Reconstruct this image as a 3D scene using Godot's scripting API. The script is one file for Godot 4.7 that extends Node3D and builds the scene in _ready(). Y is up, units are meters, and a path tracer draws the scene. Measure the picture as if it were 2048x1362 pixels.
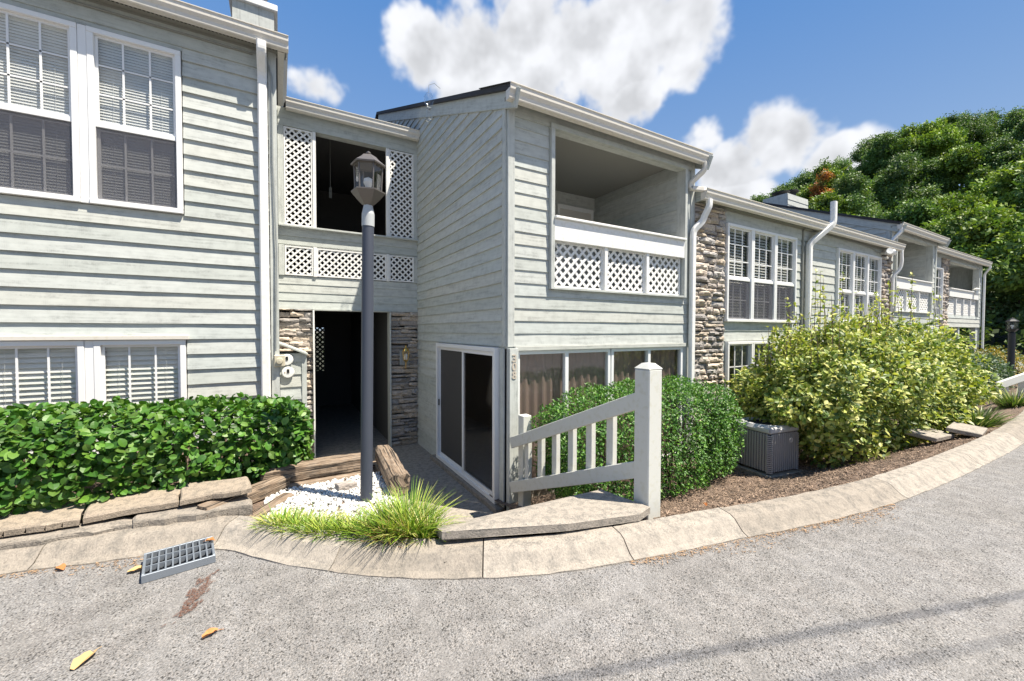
extends Node3D
# World: x runs along the facades to the right, -z runs into the building, y = 0 is the road. Metres.

var M := {}
var names := {}
var rng := RandomNumberGenerator.new()
var fn := FastNoiseLite.new()

# ---------------------------------------------------------------- mesh helper
class MB:
	var v := PackedVector3Array()
	var n := PackedVector3Array()
	var t := PackedVector2Array()
	var c := PackedColorArray()
	var i := PackedInt32Array()
	var col := Color(1, 1, 1)
	var uo := Vector2.ZERO
	func pt(p: Vector3, nn: Vector3, uv: Vector2) -> int:
		v.append(p); n.append(nn); t.append(uv + uo); c.append(col)
		return v.size() - 1
	# a, b, c, d run counter-clockwise seen from outside
	func quad(a: Vector3, b: Vector3, cc: Vector3, d: Vector3, ua := Vector2.ZERO, ub := Vector2.ZERO, uc := Vector2.ZERO, ud := Vector2.ZERO) -> void:
		var nn := (b - a).cross(cc - a)
		if nn.length_squared() < 1e-14: nn = (cc - a).cross(d - a)
		nn = nn.normalized()
		var k := pt(a, nn, ua)
		pt(b, nn, ub); pt(cc, nn, uc); pt(d, nn, ud)
		i.append_array(PackedInt32Array([k, k + 2, k + 1, k, k + 3, k + 2]))
	func tri(a: Vector3, b: Vector3, cc: Vector3, ua := Vector2.ZERO, ub := Vector2.ZERO, uc := Vector2.ZERO) -> void:
		var nn := (b - a).cross(cc - a).normalized()
		var k := pt(a, nn, ua)
		pt(b, nn, ub); pt(cc, nn, uc)
		i.append_array(PackedInt32Array([k, k + 2, k + 1]))
	# box with chamfered edges; u runs along its longest side
	func box(at: Vector3, s: Vector3, ba := Basis.IDENTITY, bev := 0.0) -> void:
		var h := s * 0.5
		var ax := [0, 1, 2]
		ax.sort_custom(func(p, q): return s[p] > s[q])
		var fu: int = ax[0]
		for a in 3:
			var b1 := (a + 1) % 3
			var b2 := (a + 2) % 3
			for sg in [-1.0, 1.0]:
				var q: Array[Vector3] = []
				for k in 4:
					var p := Vector3.ZERO
					p[a] = h[a] * sg
					p[b1] = (h[b1] - bev) * (1.0 if k == 1 or k == 2 else -1.0)
					p[b2] = (h[b2] - bev) * (1.0 if k >= 2 else -1.0)
					q.append(p)
				if sg < 0: q.reverse()
				var uv: Array[Vector2] = []
				for p in q:
					var u1: int = fu if fu != a else b1
					var v1: int = 3 - u1 - a
					uv.append(Vector2(p[u1], p[v1] + sg * h[a]))
				quad(at + ba * q[0], at + ba * q[1], at + ba * q[2], at + ba * q[3], uv[0], uv[1], uv[2], uv[3])
		if bev <= 0.0: return
		for a in 3:
			var b1 := (a + 1) % 3
			var b2 := (a + 2) % 3
			for s1 in [-1.0, 1.0]:
				for s2 in [-1.0, 1.0]:
					var e := func(x: float, inner: int) -> Vector3:
						var p := Vector3.ZERO
						p[a] = x
						p[b1] = s1 * (h[b1] - (bev if inner == 1 else 0.0))
						p[b2] = s2 * (h[b2] - (bev if inner == 0 else 0.0))
						return p
					var x0 := -(h[a] - bev)
					var x1 := h[a] - bev
					var q := [e.call(x0, 0), e.call(x1, 0), e.call(x1, 1), e.call(x0, 1)]
					if s1 * s2 < 0: q.reverse()
					if ((q[1] - q[0]).cross(q[2] - q[0])).dot(q[0]) < 0: q.reverse()
					quad(at + ba * q[0], at + ba * q[1], at + ba * q[2], at + ba * q[3], Vector2(x0, 0), Vector2(x1, 0), Vector2(x1, bev), Vector2(x0, bev))
		for s1 in [-1.0, 1.0]:
			for s2 in [-1.0, 1.0]:
				for s3 in [-1.0, 1.0]:
					var sg := Vector3(s1, s2, s3)
					var p := [(h - Vector3(0, bev, bev)) * sg, (h - Vector3(bev, 0, bev)) * sg, (h - Vector3(bev, bev, 0)) * sg]
					if ((p[1] - p[0]).cross(p[2] - p[0])).dot(p[0]) < 0: p.reverse()
					tri(at + ba * p[0], at + ba * p[1], at + ba * p[2])
	# sweep of a closed section (x right, y up) along a path
	func sweep(path: Array, sec: Array, up := Vector3.UP, caps := true, smooth := true) -> void:
		var rings := []
		var m := sec.size()
		for k in path.size():
			var d: Vector3
			if k == 0: d = (path[1] - path[0]).normalized()
			elif k == path.size() - 1: d = (path[k] - path[k - 1]).normalized()
			else: d = ((path[k] - path[k - 1]).normalized() + (path[k + 1] - path[k]).normalized()).normalized()
			var r := d.cross(up)
			if r.length() < 0.01: r = d.cross(Vector3(0.3, 0.1, 1))
			r = r.normalized()
			var u := r.cross(d)
			var ring := []
			for s in sec: ring.append(path[k] + r * s.x + u * s.y)
			rings.append(ring)
		var len := 0.0
		for k in path.size() - 1:
			var l2: float = len + (path[k + 1] - path[k]).length()
			var per := 0.0
			for j in m:
				var j2 := (j + 1) % m
				var w: float = (sec[j2] - sec[j]).length()
				var a: Vector3 = rings[k][j]; var b: Vector3 = rings[k][j2]
				var cc: Vector3 = rings[k + 1][j2]; var d2: Vector3 = rings[k + 1][j]
				if smooth:
					var na: Vector3 = (a - path[k]).normalized(); var nb: Vector3 = (b - path[k]).normalized()
					var nc: Vector3 = (cc - path[k + 1]).normalized(); var nd: Vector3 = (d2 - path[k + 1]).normalized()
					var q := pt(a, na, Vector2(len, per))
					pt(b, nb, Vector2(len, per + w)); pt(cc, nc, Vector2(l2, per + w)); pt(d2, nd, Vector2(l2, per))
					i.append_array(PackedInt32Array([q, q + 1, q + 2, q, q + 2, q + 3]) if ((b - a).cross(cc - a)).dot(a - path[k]) < 0 else PackedInt32Array([q, q + 2, q + 1, q, q + 3, q + 2]))
				else:
					if ((b - a).cross(cc - a)).dot((a + b) * 0.5 - path[k]) < 0: quad(d2, cc, b, a, Vector2(l2, per), Vector2(l2, per + w), Vector2(len, per + w), Vector2(len, per))
					else: quad(a, b, cc, d2, Vector2(len, per), Vector2(len, per + w), Vector2(l2, per + w), Vector2(l2, per))
				per += w
			len = l2
		if caps:
			for e in 2:
				var ring: Array = rings[0] if e == 0 else rings[-1]
				var out: Vector3 = (path[0] - path[1]) if e == 0 else (path[-1] - path[-2])
				for j in range(1, m - 1):
					var a: Vector3 = ring[0]; var b: Vector3 = ring[j]; var cc: Vector3 = ring[j + 1]
					if (b - a).cross(cc - a).dot(out) > 0: tri(a, b, cc)
					else: tri(a, cc, b)
	func tube(path: Array, r0: float, r1: float, sides := 8) -> void:
		for k in path.size() - 1:
			var f0 := float(k) / (path.size() - 1)
			var f1 := float(k + 1) / (path.size() - 1)
			var ra := lerpf(r0, r1, f0); var rb := lerpf(r0, r1, f1)
			var d: Vector3 = (path[k + 1] - path[k]).normalized()
			var x := d.cross(Vector3(0.31, 0.2, 0.93)).normalized()
			var y := d.cross(x)
			var l: float = (path[k + 1] - path[k]).length()
			for j in sides:
				var a0 := TAU * j / sides; var a1 := TAU * (j + 1) / sides
				var n0 := x * cos(a0) + y * sin(a0); var n1 := x * cos(a1) + y * sin(a1)
				var q := pt(path[k] + n0 * ra, n0, Vector2(0, a0 * r0))
				pt(path[k] + n1 * ra, n1, Vector2(0, a1 * r0)); pt(path[k + 1] + n1 * rb, n1, Vector2(l, a1 * r0)); pt(path[k + 1] + n0 * rb, n0, Vector2(l, a0 * r0))
				i.append_array(PackedInt32Array([q, q + 2, q + 1, q, q + 3, q + 2]))
	# profile: [radius, height] from bottom to top, flat sided when sides is small
	func lathe(at: Vector3, prof: Array, sides: int, flat := false, turn := 0.0) -> void:
		for k in prof.size() - 1:
			for j in sides:
				var a0 := turn + TAU * j / sides; var a1 := turn + TAU * (j + 1) / sides
				var p0: Array = prof[k]; var p1: Array = prof[k + 1]
				var d0 := Vector3(cos(a0), 0, sin(a0)); var d1 := Vector3(cos(a1), 0, sin(a1))
				var a: Vector3 = at + d0 * p0[0] + Vector3.UP * p0[1]
				var b: Vector3 = at + d1 * p0[0] + Vector3.UP * p0[1]
				var cc: Vector3 = at + d1 * p1[0] + Vector3.UP * p1[1]
				var d: Vector3 = at + d0 * p1[0] + Vector3.UP * p1[1]
				if flat:
					quad(b, a, d, cc)
				else:
					var sl := Vector2(p1[1] - p0[1], p0[0] - p1[0]).normalized()
					var n0 := (d0 * sl.x + Vector3.UP * sl.y).normalized(); var n1 := (d1 * sl.x + Vector3.UP * sl.y).normalized()
					var q := pt(b, n1, Vector2(a1, p0[1])); pt(a, n0, Vector2(a0, p0[1])); pt(d, n0, Vector2(a0, p1[1])); pt(cc, n1, Vector2(a1, p1[1]))
					i.append_array(PackedInt32Array([q, q + 2, q + 1, q, q + 3, q + 2]))
	func done(colors := false) -> ArrayMesh:
		var a := []
		a.resize(Mesh.ARRAY_MAX)
		a[Mesh.ARRAY_VERTEX] = v; a[Mesh.ARRAY_NORMAL] = n; a[Mesh.ARRAY_TEX_UV] = t; a[Mesh.ARRAY_INDEX] = i
		if colors: a[Mesh.ARRAY_COLOR] = c
		var m := ArrayMesh.new()
		m.add_surface_from_arrays(Mesh.PRIMITIVE_TRIANGLES, a)
		return m

# ---------------------------------------------------------------- nodes
func uname(s: String) -> String:
	names[s] = names.get(s, -1) + 1
	return s if names[s] == 0 else "%s_%03d" % [s, names[s]]

func thing(called: String, label: String, category: String, at := Vector3.ZERO, group := "") -> Node3D:
	var o := Node3D.new()
	o.name = uname(called)
	add_child(o, true)
	o.position = at
	tag(o, label, category, group)
	return o

func tag(o: Node, label: String, category: String, group := "") -> void:
	o.set_meta("label", label); o.set_meta("category", category)
	if group: o.set_meta("group", group)

func mi(called: String, mesh: Mesh, mat: Material, parent: Node) -> MeshInstance3D:
	var o := MeshInstance3D.new()
	o.name = called if parent != self else uname(called)
	o.mesh = mesh
	o.material_override = mat
	parent.add_child(o, true)
	return o

func structure(called: String, mesh: Mesh, mat: Material) -> MeshInstance3D:
	var o := mi(called, mesh, mat, self)
	o.set_meta("kind", "structure")
	return o

func one_box(called: String, at: Vector3, s: Vector3, mat: Material, parent: Node, bev := 0.0, ba := Basis.IDENTITY) -> MeshInstance3D:
	var b := MB.new()
	b.uo = Vector2(rng.randf() * 7.0, rng.randf() * 7.0)
	b.box(at, s, ba, bev)
	return mi(called, b.done(), mat, parent)

func multi(called: String, mesh: Mesh, mat: Material, xf: Array, cols: Array, parent: Node) -> MultiMeshInstance3D:
	var m := MultiMesh.new()
	m.transform_format = MultiMesh.TRANSFORM_3D
	m.use_colors = true
	m.mesh = mesh
	m.instance_count = xf.size()
	for k in xf.size():
		m.set_instance_transform(k, xf[k])
		m.set_instance_color(k, cols[k])
	var o := MultiMeshInstance3D.new()
	o.name = called if parent != self else uname(called)
	o.multimesh = m
	o.material_override = mat
	parent.add_child(o, true)
	o.set_meta("kind", "stuff")
	return o

# ---------------------------------------------------------------- materials
func lin(r: float, g: float, b: float) -> Color:
	return Color(r, g, b).linear_to_srgb()

func mat(called: String, c: Color, rough := 0.8, metal := 0.0) -> StandardMaterial3D:
	var m := StandardMaterial3D.new()
	m.resource_name = called
	m.albedo_color = c
	m.roughness = rough
	m.metallic = metal
	M[called] = m
	return m

func sn(sd: int, freq: float, w: int, h: int, type := FastNoiseLite.TYPE_SIMPLEX_SMOOTH, oct := 4, ret := -1) -> PackedByteArray:
	var f := FastNoiseLite.new()
	f.seed = sd; f.frequency = freq; f.noise_type = type
	if oct > 1:
		f.fractal_type = FastNoiseLite.FRACTAL_FBM; f.fractal_octaves = oct
	else: f.fractal_type = FastNoiseLite.FRACTAL_NONE
	if ret >= 0: f.cellular_return_type = ret as FastNoiseLite.CellularReturnType
	var im := f.get_seamless_image(w, h, false, false, 0.12, true)
	im.convert(Image.FORMAT_L8)
	return im.get_data()

func streaks(sd: int, freq: float, w: int, h: int, squeeze: int) -> PackedByteArray:
	var f := FastNoiseLite.new()
	f.seed = sd; f.frequency = freq; f.fractal_octaves = 4
	var im := f.get_seamless_image(w / squeeze, h, false, false, 0.12, true)
	im.convert(Image.FORMAT_L8)
	im.resize(w, h, Image.INTERPOLATE_CUBIC)
	return im.get_data()

func itex(w: int, h: int, data: PackedByteArray, grey := false) -> ImageTexture:
	return ImageTexture.create_from_image(Image.create_from_data(w, h, false, Image.FORMAT_L8 if grey else Image.FORMAT_RGB8, data))

func put(d: PackedByteArray, k: int, r: float, g: float, b: float) -> void:
	d[k * 3] = clampi(int(255.0 * pow(maxf(r, 0.0), 0.4545)), 0, 255)
	d[k * 3 + 1] = clampi(int(255.0 * pow(maxf(g, 0.0), 0.4545)), 0, 255)
	d[k * 3 + 2] = clampi(int(255.0 * pow(maxf(b, 0.0), 0.4545)), 0, 255)

func make_materials() -> void:
	var W := 1024
	var H := 512
	# painted cedar siding: streaks along the board, worn patches, saw marks
	var s1 := streaks(11, 0.05, W, H, 16)
	var s2 := streaks(12, 0.018, W, H, 8)
	var p1 := sn(13, 0.012, W, H)
	var p2 := sn(14, 0.05, W, H)
	var d := PackedByteArray(); d.resize(W * H * 3)
	var hg := PackedByteArray(); hg.resize(W * H)
	for y in H:
		for x in W:
			var k := y * W + x
			var a := s1[k] / 255.0
			var b := s2[k] / 255.0
			var p := p1[k] / 255.0
			var q := p2[k] / 255.0
			var saw := 0.5 + 0.5 * sin(TAU * x * 128.0 / W + 0.00006 * (y % 128 - 30) * (y % 128 - 30) * 10.0)
			var sawk := clampf((p - 0.55) * 4.0, 0.0, 1.0)
			var worn := clampf((b * 0.6 + q * 0.4 - 0.50) * 5.0, 0.0, 1.0) * clampf((a - 0.38) * 3.5, 0.0, 1.0)
			var g := 1.0 - 0.12 * a - 0.08 * (b - 0.5) - 0.14 * (p - 0.5) - 0.07 * saw * sawk - 0.16 * worn
			put(d, k, 0.53 * g, 0.55 * g, 0.525 * g)
			hg[k] = clampi(int(255.0 * (0.55 + 0.3 * (a - 0.5) + 0.2 * saw * sawk - 0.25 * worn)), 0, 255)
	var siding_tex := itex(W, H, d)
	var siding_h := itex(W, H, hg, true)
	for e in [["siding", Color(1, 1, 1)], ["siding_warm", Color(1.0, 0.992, 0.98)], ["siding_cool", Color(0.98, 0.99, 0.995)], ["siding_dull", Color(0.955, 0.96, 0.955)]]:
		var m := mat(e[0], e[1], 0.72)
		m.albedo_texture = siding_tex
		m.uv1_scale = Vector3(0.5, 1.0, 1)
		m.heightmap_enabled = true; m.heightmap_texture = siding_h; m.heightmap_scale = 0.12
	# raw old timber
	d = PackedByteArray(); d.resize(W * H * 3)
	hg = PackedByteArray(); hg.resize(W * H)
	var cr := streaks(21, 0.03, W, H, 24)
	for k in W * H:
		var a := s1[k] / 255.0
		var b := cr[k] / 255.0
		var crack := clampf((b - 0.62) * 9.0, 0.0, 1.0)
		var p := p1[k] / 255.0
		var g := (0.5 + 0.9 * a) * (1.0 - 0.85 * crack)
		put(d, k, g * lerpf(0.20, 0.30, p), g * lerpf(0.135, 0.235, p), g * lerpf(0.085, 0.175, p))
		hg[k] = clampi(int(255.0 * (0.4 + 0.4 * a - 0.4 * crack)), 0, 255)
	var tm := mat("timber", Color(1, 1, 1), 0.9)
	tm.albedo_texture = itex(W, H, d); tm.uv1_scale = Vector3(0.7, 1.6, 1)
	tm.heightmap_enabled = true; tm.heightmap_texture = itex(W, H, hg, true); tm.heightmap_scale = 1.2
	var bk := mat("bark", lin(0.55, 0.5, 0.46), 0.95)
	bk.albedo_texture = tm.albedo_texture; bk.uv1_scale = Vector3(0.4, 1.0, 1)
	# asphalt: aggregate cells
	W = 1024; H = 1024
	var ce := sn(31, 0.16, W, H, FastNoiseLite.TYPE_CELLULAR, 1, FastNoiseLite.RETURN_CELL_VALUE)
	var cd := sn(31, 0.16, W, H, FastNoiseLite.TYPE_CELLULAR, 1, FastNoiseLite.RETURN_DISTANCE)
	var lo := sn(32, 0.006, W, H)
	var me := sn(33, 0.05, W, H)
	d = PackedByteArray(); d.resize(W * H * 3)
	hg = PackedByteArray(); hg.resize(W * H)
	for k in W * H:
		var c0 := ce[k] / 255.0
		var dd := cd[k] / 255.0
		var gap := clampf((dd - 0.42) * 3.0, 0.0, 1.0)
		var g := lerpf(0.19, 0.33, c0 * c0) * (1.0 - 0.62 * gap) * (0.35 if c0 < 0.06 else 1.0) * (0.80 + 0.40 * lo[k] / 255.0) * (0.82 + 0.36 * me[k] / 255.0)
		var warm := 0.02 * sin(c0 * 40.0)
		put(d, k, g * (1.03 + warm), g * 0.985, g * (0.955 - warm))
		hg[k] = clampi(int(255.0 * (1.0 - dd) * (0.6 + 0.4 * c0)), 0, 255)
	var am := mat("asphalt", Color(1, 1, 1), 0.92)
	am.albedo_texture = itex(W, H, d)
	am.heightmap_enabled = true; am.heightmap_texture = itex(W, H, hg, true); am.heightmap_scale = 0.5
	am.vertex_color_use_as_albedo = true
	# concrete with exposed grit and stains
	var grit := sn(41, 0.22, W, H, FastNoiseLite.TYPE_CELLULAR, 1, FastNoiseLite.RETURN_CELL_VALUE)
	var st := sn(42, 0.012, W, H, FastNoiseLite.TYPE_SIMPLEX_SMOOTH, 5)
	d = PackedByteArray(); d.resize(W * H * 3)
	hg = PackedByteArray(); hg.resize(W * H)
	for k in W * H:
		var c0 := grit[k] / 255.0
		var s := st[k] / 255.0
		var f := me[k] / 255.0
		var stain := clampf((s - 0.46) * 5.0, 0.0, 1.0) * clampf((f - 0.25) * 2.5, 0.0, 1.0)
		var g := (0.78 + 0.34 * c0 + 0.25 * (f - 0.5)) * (1.0 - 0.42 * stain)
		if c0 > 0.94: g *= 0.55
		put(d, k, 0.375 * g, 0.335 * g * (1.0 + 0.03 * stain), 0.29 * g * (1.0 + 0.06 * stain))
		hg[k] = clampi(int(255.0 * (0.35 + 0.3 * c0 + 0.35 * f)), 0, 255)
	var ct := itex(W, H, d)
	var chh := itex(W, H, hg, true)
	for e in [["concrete", lin(1.0, 0.99, 0.97), 1.0], ["concrete_grey", lin(0.72, 0.76, 0.8), 0.8], ["concrete_old", lin(0.84, 0.82, 0.79), 0.9], ["ledge_stone", lin(1.0, 0.92, 0.82), 1.5]]:
		var m := mat(e[0], e[1], 0.93)
		m.albedo_texture = ct
		m.uv1_triplanar = true; m.uv1_world_triplanar = true
		m.uv1_scale = Vector3(e[2], e[2], e[2]) * 0.8
		m.heightmap_enabled = true; m.heightmap_texture = chh; m.heightmap_scale = 0.6
	# stone veneer, six tints over one grain
	var fold := sn(51, 0.02, 512, 512, FastNoiseLite.TYPE_SIMPLEX_SMOOTH, 5)
	d = PackedByteArray(); d.resize(512 * 512 * 3)
	for k in 512 * 512:
		var a := fold[k] / 255.0
		var g := 0.55 + 0.75 * a
		put(d, k, 0.8 * g, 0.8 * g * (1.0 - 0.05 * a), 0.8 * g * (1.0 - 0.1 * a))
	var stex := itex(512, 512, d)
	var sht := itex(512, 512, fold, true)
	var tints := [lin(0.66, 0.59, 0.52), lin(0.50, 0.45, 0.41), lin(0.72, 0.62, 0.52), lin(0.38, 0.36, 0.35), lin(0.58, 0.50, 0.41), lin(0.52, 0.50, 0.49)]
	for k in 6:
		var m := mat("stone%d" % k, tints[k], 0.92)
		m.albedo_texture = stex
		m.uv1_triplanar = true; m.uv1_world_triplanar = true; m.uv1_scale = Vector3(1.6, 4.0, 1.6)
		m.heightmap_enabled = true; m.heightmap_texture = sht; m.heightmap_scale = 1.0
	mat("mortar", lin(0.09, 0.08, 0.075), 0.95)
	# mulch bed
	var mu := streaks(61, 0.05, 1024, 1024, 3)
	d = PackedByteArray(); d.resize(1024 * 1024 * 3)
	for k in 1024 * 1024:
		var a := ce[k] / 255.0
		var b := mu[k] / 255.0
		var p := lo[k] / 255.0
		var g := 0.35 + 1.1 * a * a * b + 0.5 * (p - 0.4)
		put(d, k, 0.30 * g, 0.21 * g, 0.155 * g)
	var mm := mat("mulch", Color(1, 1, 1), 0.97)
	mm.albedo_texture = itex(1024, 1024, d)
	mm.heightmap_enabled = true; mm.heightmap_texture = itex(1024, 1024, mu, true); mm.heightmap_scale = 1.5
	# white paint with a little dirt
	var wd := sn(71, 0.02, 512, 512)
	d = PackedByteArray(); d.resize(512 * 512 * 3)
	for k in 512 * 512:
		var a := wd[k] / 255.0
		var dirt := clampf((a - 0.6) * 3.0, 0.0, 1.0)
		var g := 1.0 - 0.09 * dirt
		put(d, k, 0.80 * g, 0.795 * g * (1.0 - 0.02 * dirt), 0.775 * g * (1.0 - 0.08 * dirt))
	var wt := itex(512, 512, d)
	for e in [["white", Color(1, 1, 1), 0.5], ["gutter", lin(0.84, 0.80, 0.74), 0.45], ["grey_rail", lin(0.74, 0.75, 0.71), 0.75]]:
		var m := mat(e[0], e[1], e[2])
		m.albedo_texture = wt
		m.uv1_triplanar = true; m.uv1_world_triplanar = true; m.uv1_scale = Vector3(1.1, 1.1, 1.1)
	mat("vinyl", lin(0.80, 0.80, 0.80), 0.4)
	mat("slat", lin(0.82, 0.83, 0.78), 0.5)
	mat("slat_grey", lin(0.78, 0.80, 0.77), 0.5)
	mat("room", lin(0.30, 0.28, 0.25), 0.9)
	mat("interior_shade", lin(0.10, 0.10, 0.10), 0.95)  # shade of the passage and porch put into a near-black wall colour
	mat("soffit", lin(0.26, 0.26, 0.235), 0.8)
	mat("black", lin(0.015, 0.015, 0.015), 0.8)
	mat("shingle", lin(0.045, 0.045, 0.05), 0.95)
	mat("lamp_post", lin(0.055, 0.064, 0.088), 0.5, 0.05)
	mat("lamp_metal", lin(0.15, 0.135, 0.125), 0.5, 0.55)
	mat("lamp_collar", lin(0.42, 0.44, 0.45), 0.55)
	mat("lamp_dark", lin(0.02, 0.022, 0.026), 0.45, 0.2)
	mat("bulb", lin(0.75, 0.75, 0.72), 0.3)
	mat("brass", lin(0.75, 0.50, 0.16), 0.22, 1.0)
	mat("steel", lin(0.42, 0.43, 0.45), 0.4, 0.9)
	mat("flue", lin(0.20, 0.20, 0.24), 0.4, 0.7)
	mat("iron", lin(0.26, 0.29, 0.33), 0.5, 0.5)
	mat("iron_dark", lin(0.04, 0.042, 0.05), 0.7, 0.3)
	mat("ac_grey", lin(0.33, 0.325, 0.325), 0.5, 0.0)
	mat("ac_top", lin(0.50, 0.50, 0.505), 0.5, 0.0)
	mat("beige", lin(0.55, 0.50, 0.38), 0.6)
	mat("curtain", lin(0.30, 0.22, 0.19), 0.9)
	M.curtain.backlight_enabled = true; M.curtain.backlight = lin(0.4, 0.3, 0.25)
	mat("number", lin(0.50, 0.44, 0.37), 0.5)
	mat("screen", lin(0.05, 0.047, 0.046), 0.75)
	mat("plate", lin(0.28, 0.30, 0.30), 0.7)
	mat("dry_leaf", lin(0.50, 0.22, 0.075), 0.8)
	mat("dry_leaf_pale", lin(0.55, 0.36, 0.15), 0.8)
	mat("door_paint", lin(0.62, 0.58, 0.52), 0.6)
	mat("soil", lin(0.055, 0.04, 0.03), 0.98)
	mat("forest_floor", lin(0.035, 0.035, 0.018), 0.98)
	var gl := mat("glass", Color(0.16, 0.18, 0.18, 0.07), 0.015)
	gl.transparency = BaseMaterial3D.TRANSPARENCY_ALPHA
	gl.metallic_specular = 0.75
	var gd := mat("tinted_glass", Color(0.12, 0.115, 0.10, 0.25), 0.01)
	gd.transparency = BaseMaterial3D.TRANSPARENCY_ALPHA
	gd.metallic_specular = 0.8
	var ns := mat("insect_screen", Color(0.30, 0.30, 0.34, 0.38), 0.8)
	ns.transparency = BaseMaterial3D.TRANSPARENCY_ALPHA
	for e in [["leaf", 0.5], ["leaf_gloss", 0.46], ["leaf_far", 0.6], ["blade", 0.5]]:
		var m := mat(e[0], Color(1, 1, 1), e[1])
		m.vertex_color_use_as_albedo = true
		m.backlight_enabled = true
		m.backlight = lin(0.5, 0.55, 0.2)
		m.cull_mode = BaseMaterial3D.CULL_DISABLED
	var pb := mat("pebble", Color(1, 1, 1), 0.8)
	pb.vertex_color_use_as_albedo = true
	var ch := mat("chip", Color(1, 1, 1), 0.95)
	ch.vertex_color_use_as_albedo = true

# ---------------------------------------------------------------- building pieces
const SID := ["siding", "siding_warm", "siding_cool", "siding", "siding_dull"]

# one lapped board: length along dir from p, h high, thicker at its lower edge
func board(parent: Node, p: Vector3, dir: Vector3, nrm: Vector3, l: float, h: float, d: float) -> void:
	if l < 0.02 or h < 0.02: return
	if dir.cross(Vector3.UP).dot(nrm) < 0.0:
		p += dir * l
		dir = -dir
	var b := MB.new()
	b.uo = Vector2(rng.randf() * 9.0, rng.randf() * 9.0)
	var seg := clampi(int(l / 0.45), 1, 12)
	var pb := []
	var pd := []
	for k in seg + 1:
		pb.append(rng.randf_range(-0.0022, 0.0022))
		pd.append(d + rng.randf_range(-0.0022, 0.0022) if seg > 1 else d)
	for k in seg:
		var x0 := l * k / seg
		var x1 := l * (k + 1) / seg
		var a: Vector3 = p + dir * x0 + nrm * pd[k] + Vector3.UP * pb[k]
		var bb: Vector3 = p + dir * x1 + nrm * pd[k + 1] + Vector3.UP * pb[k + 1]
		var c := p + dir * x1 + nrm * 0.004 + Vector3.UP * (h + 0.012)
		var e := p + dir * x0 + nrm * 0.004 + Vector3.UP * (h + 0.012)
		b.quad(a, bb, c, e, Vector2(x0, 0), Vector2(x1, 0), Vector2(x1, h), Vector2(x0, h))
		b.quad(p + dir * x0 + Vector3.UP * pb[k], p + dir * x1 + Vector3.UP * pb[k + 1], bb, a, Vector2(x0, -0.03), Vector2(x1, -0.03), Vector2(x1, 0), Vector2(x0, 0))
	b.tri(p + Vector3.UP * pb[0], p + nrm * pd[0] + Vector3.UP * pb[0], p + nrm * 0.004 + Vector3.UP * h)
	var q := p + dir * l
	b.tri(q + nrm * pd[seg] + Vector3.UP * pb[seg], q + Vector3.UP * pb[seg], q + nrm * 0.004 + Vector3.UP * h)
	mi("board", b.done(), M[SID[rng.randi() % SID.size()]], parent)

# rows of boards on a wall, cut round openings [x0, x1, y0, y1] measured along dir and in world y
func siding(parent: Node, o: Vector3, dir: Vector3, nrm: Vector3, l: float, y0: float, y1: float, pitch: float, d: float, open := [], rake := -1.0, rake_y := 0.0) -> void:
	var y := y0
	while y < y1 - 0.02:
		var h := minf(pitch, y1 - y)
		var s0 := 0.0
		if rake > 0.0: s0 = clampf((y - rake_y) / rake, 0.0, l)
		var cuts := [s0, l]
		for q in open:
			if q[3] > y + 0.01 and q[2] < y + h - 0.01:
				cuts.append(clampf(q[0], s0, l)); cuts.append(clampf(q[1], s0, l))
		cuts.sort()
		var k := 0
		var run := []
		while k < cuts.size() - 1:
			var a: float = cuts[k]
			var b: float = cuts[k + 1]
			k += 1
			if b - a < 0.015: continue
			var lo := y
			var hi := y + h
			for q in open:
				if (a + b) * 0.5 > q[0] and (a + b) * 0.5 < q[1] and q[3] > y + 0.01 and q[2] < y + h - 0.01:
					if q[2] > y + 0.02: hi = minf(hi, q[2])
					elif q[3] < y + h - 0.02: lo = maxf(lo, q[3])
					else: hi = lo
			if hi - lo < 0.03: continue
			if run and absf(run[-1][1] - a) < 0.001 and run[-1][2] == lo and run[-1][3] == hi: run[-1][1] = b
			else: run.append([a, b, lo, hi])
		for r in run:
			# long boards are butted at a random joint
			var a: float = r[0]
			while a < r[1] - 0.001:
				var b2: float = r[1]
				if b2 - a > 6.0: b2 = a + rng.randf_range(3.0, 5.2)
				board(parent, Vector3(o.x, r[2], o.z) + dir * a, dir, nrm, b2 - a - (0.003 if b2 < r[1] else 0.0), r[3] - r[2], d)
				a = b2
		y += pitch

# wall slab behind the boards with openings left free
func backing(b: MB, o: Vector3, dir: Vector3, nrm: Vector3, l: float, y0: float, y1: float, thick: float, open := []) -> void:
	var xs := [0.0, l]
	for q in open:
		xs.append(clampf(q[0], 0.0, l)); xs.append(clampf(q[1], 0.0, l))
	xs.sort()
	for k in xs.size() - 1:
		var a: float = xs[k]
		var c: float = xs[k + 1]
		if c - a < 0.001: continue
		var free := [[y0, y1]]
		for q in open:
			if (a + c) * 0.5 > q[0] and (a + c) * 0.5 < q[1]:
				var nf := []
				for f in free:
					if q[2] > f[0]: nf.append([f[0], minf(f[1], q[2])])
					if q[3] < f[1]: nf.append([maxf(f[0], q[3]), f[1]])
				free = nf
		for f in free:
			if f[1] - f[0] < 0.001: continue
			var at := Vector3(o.x, (f[0] + f[1]) * 0.5, o.z) + dir * (a + c) * 0.5 - nrm * thick * 0.5
			b.box(at, Vector3(c - a, f[1] - f[0], thick), Basis(dir, Vector3.UP, dir.cross(Vector3.UP)))

func trim(parent: Node, called: String, at: Vector3, s: Vector3, m := "siding", bev := 0.003) -> MeshInstance3D:
	return one_box(called, at, s, M[m], parent, bev)

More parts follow.
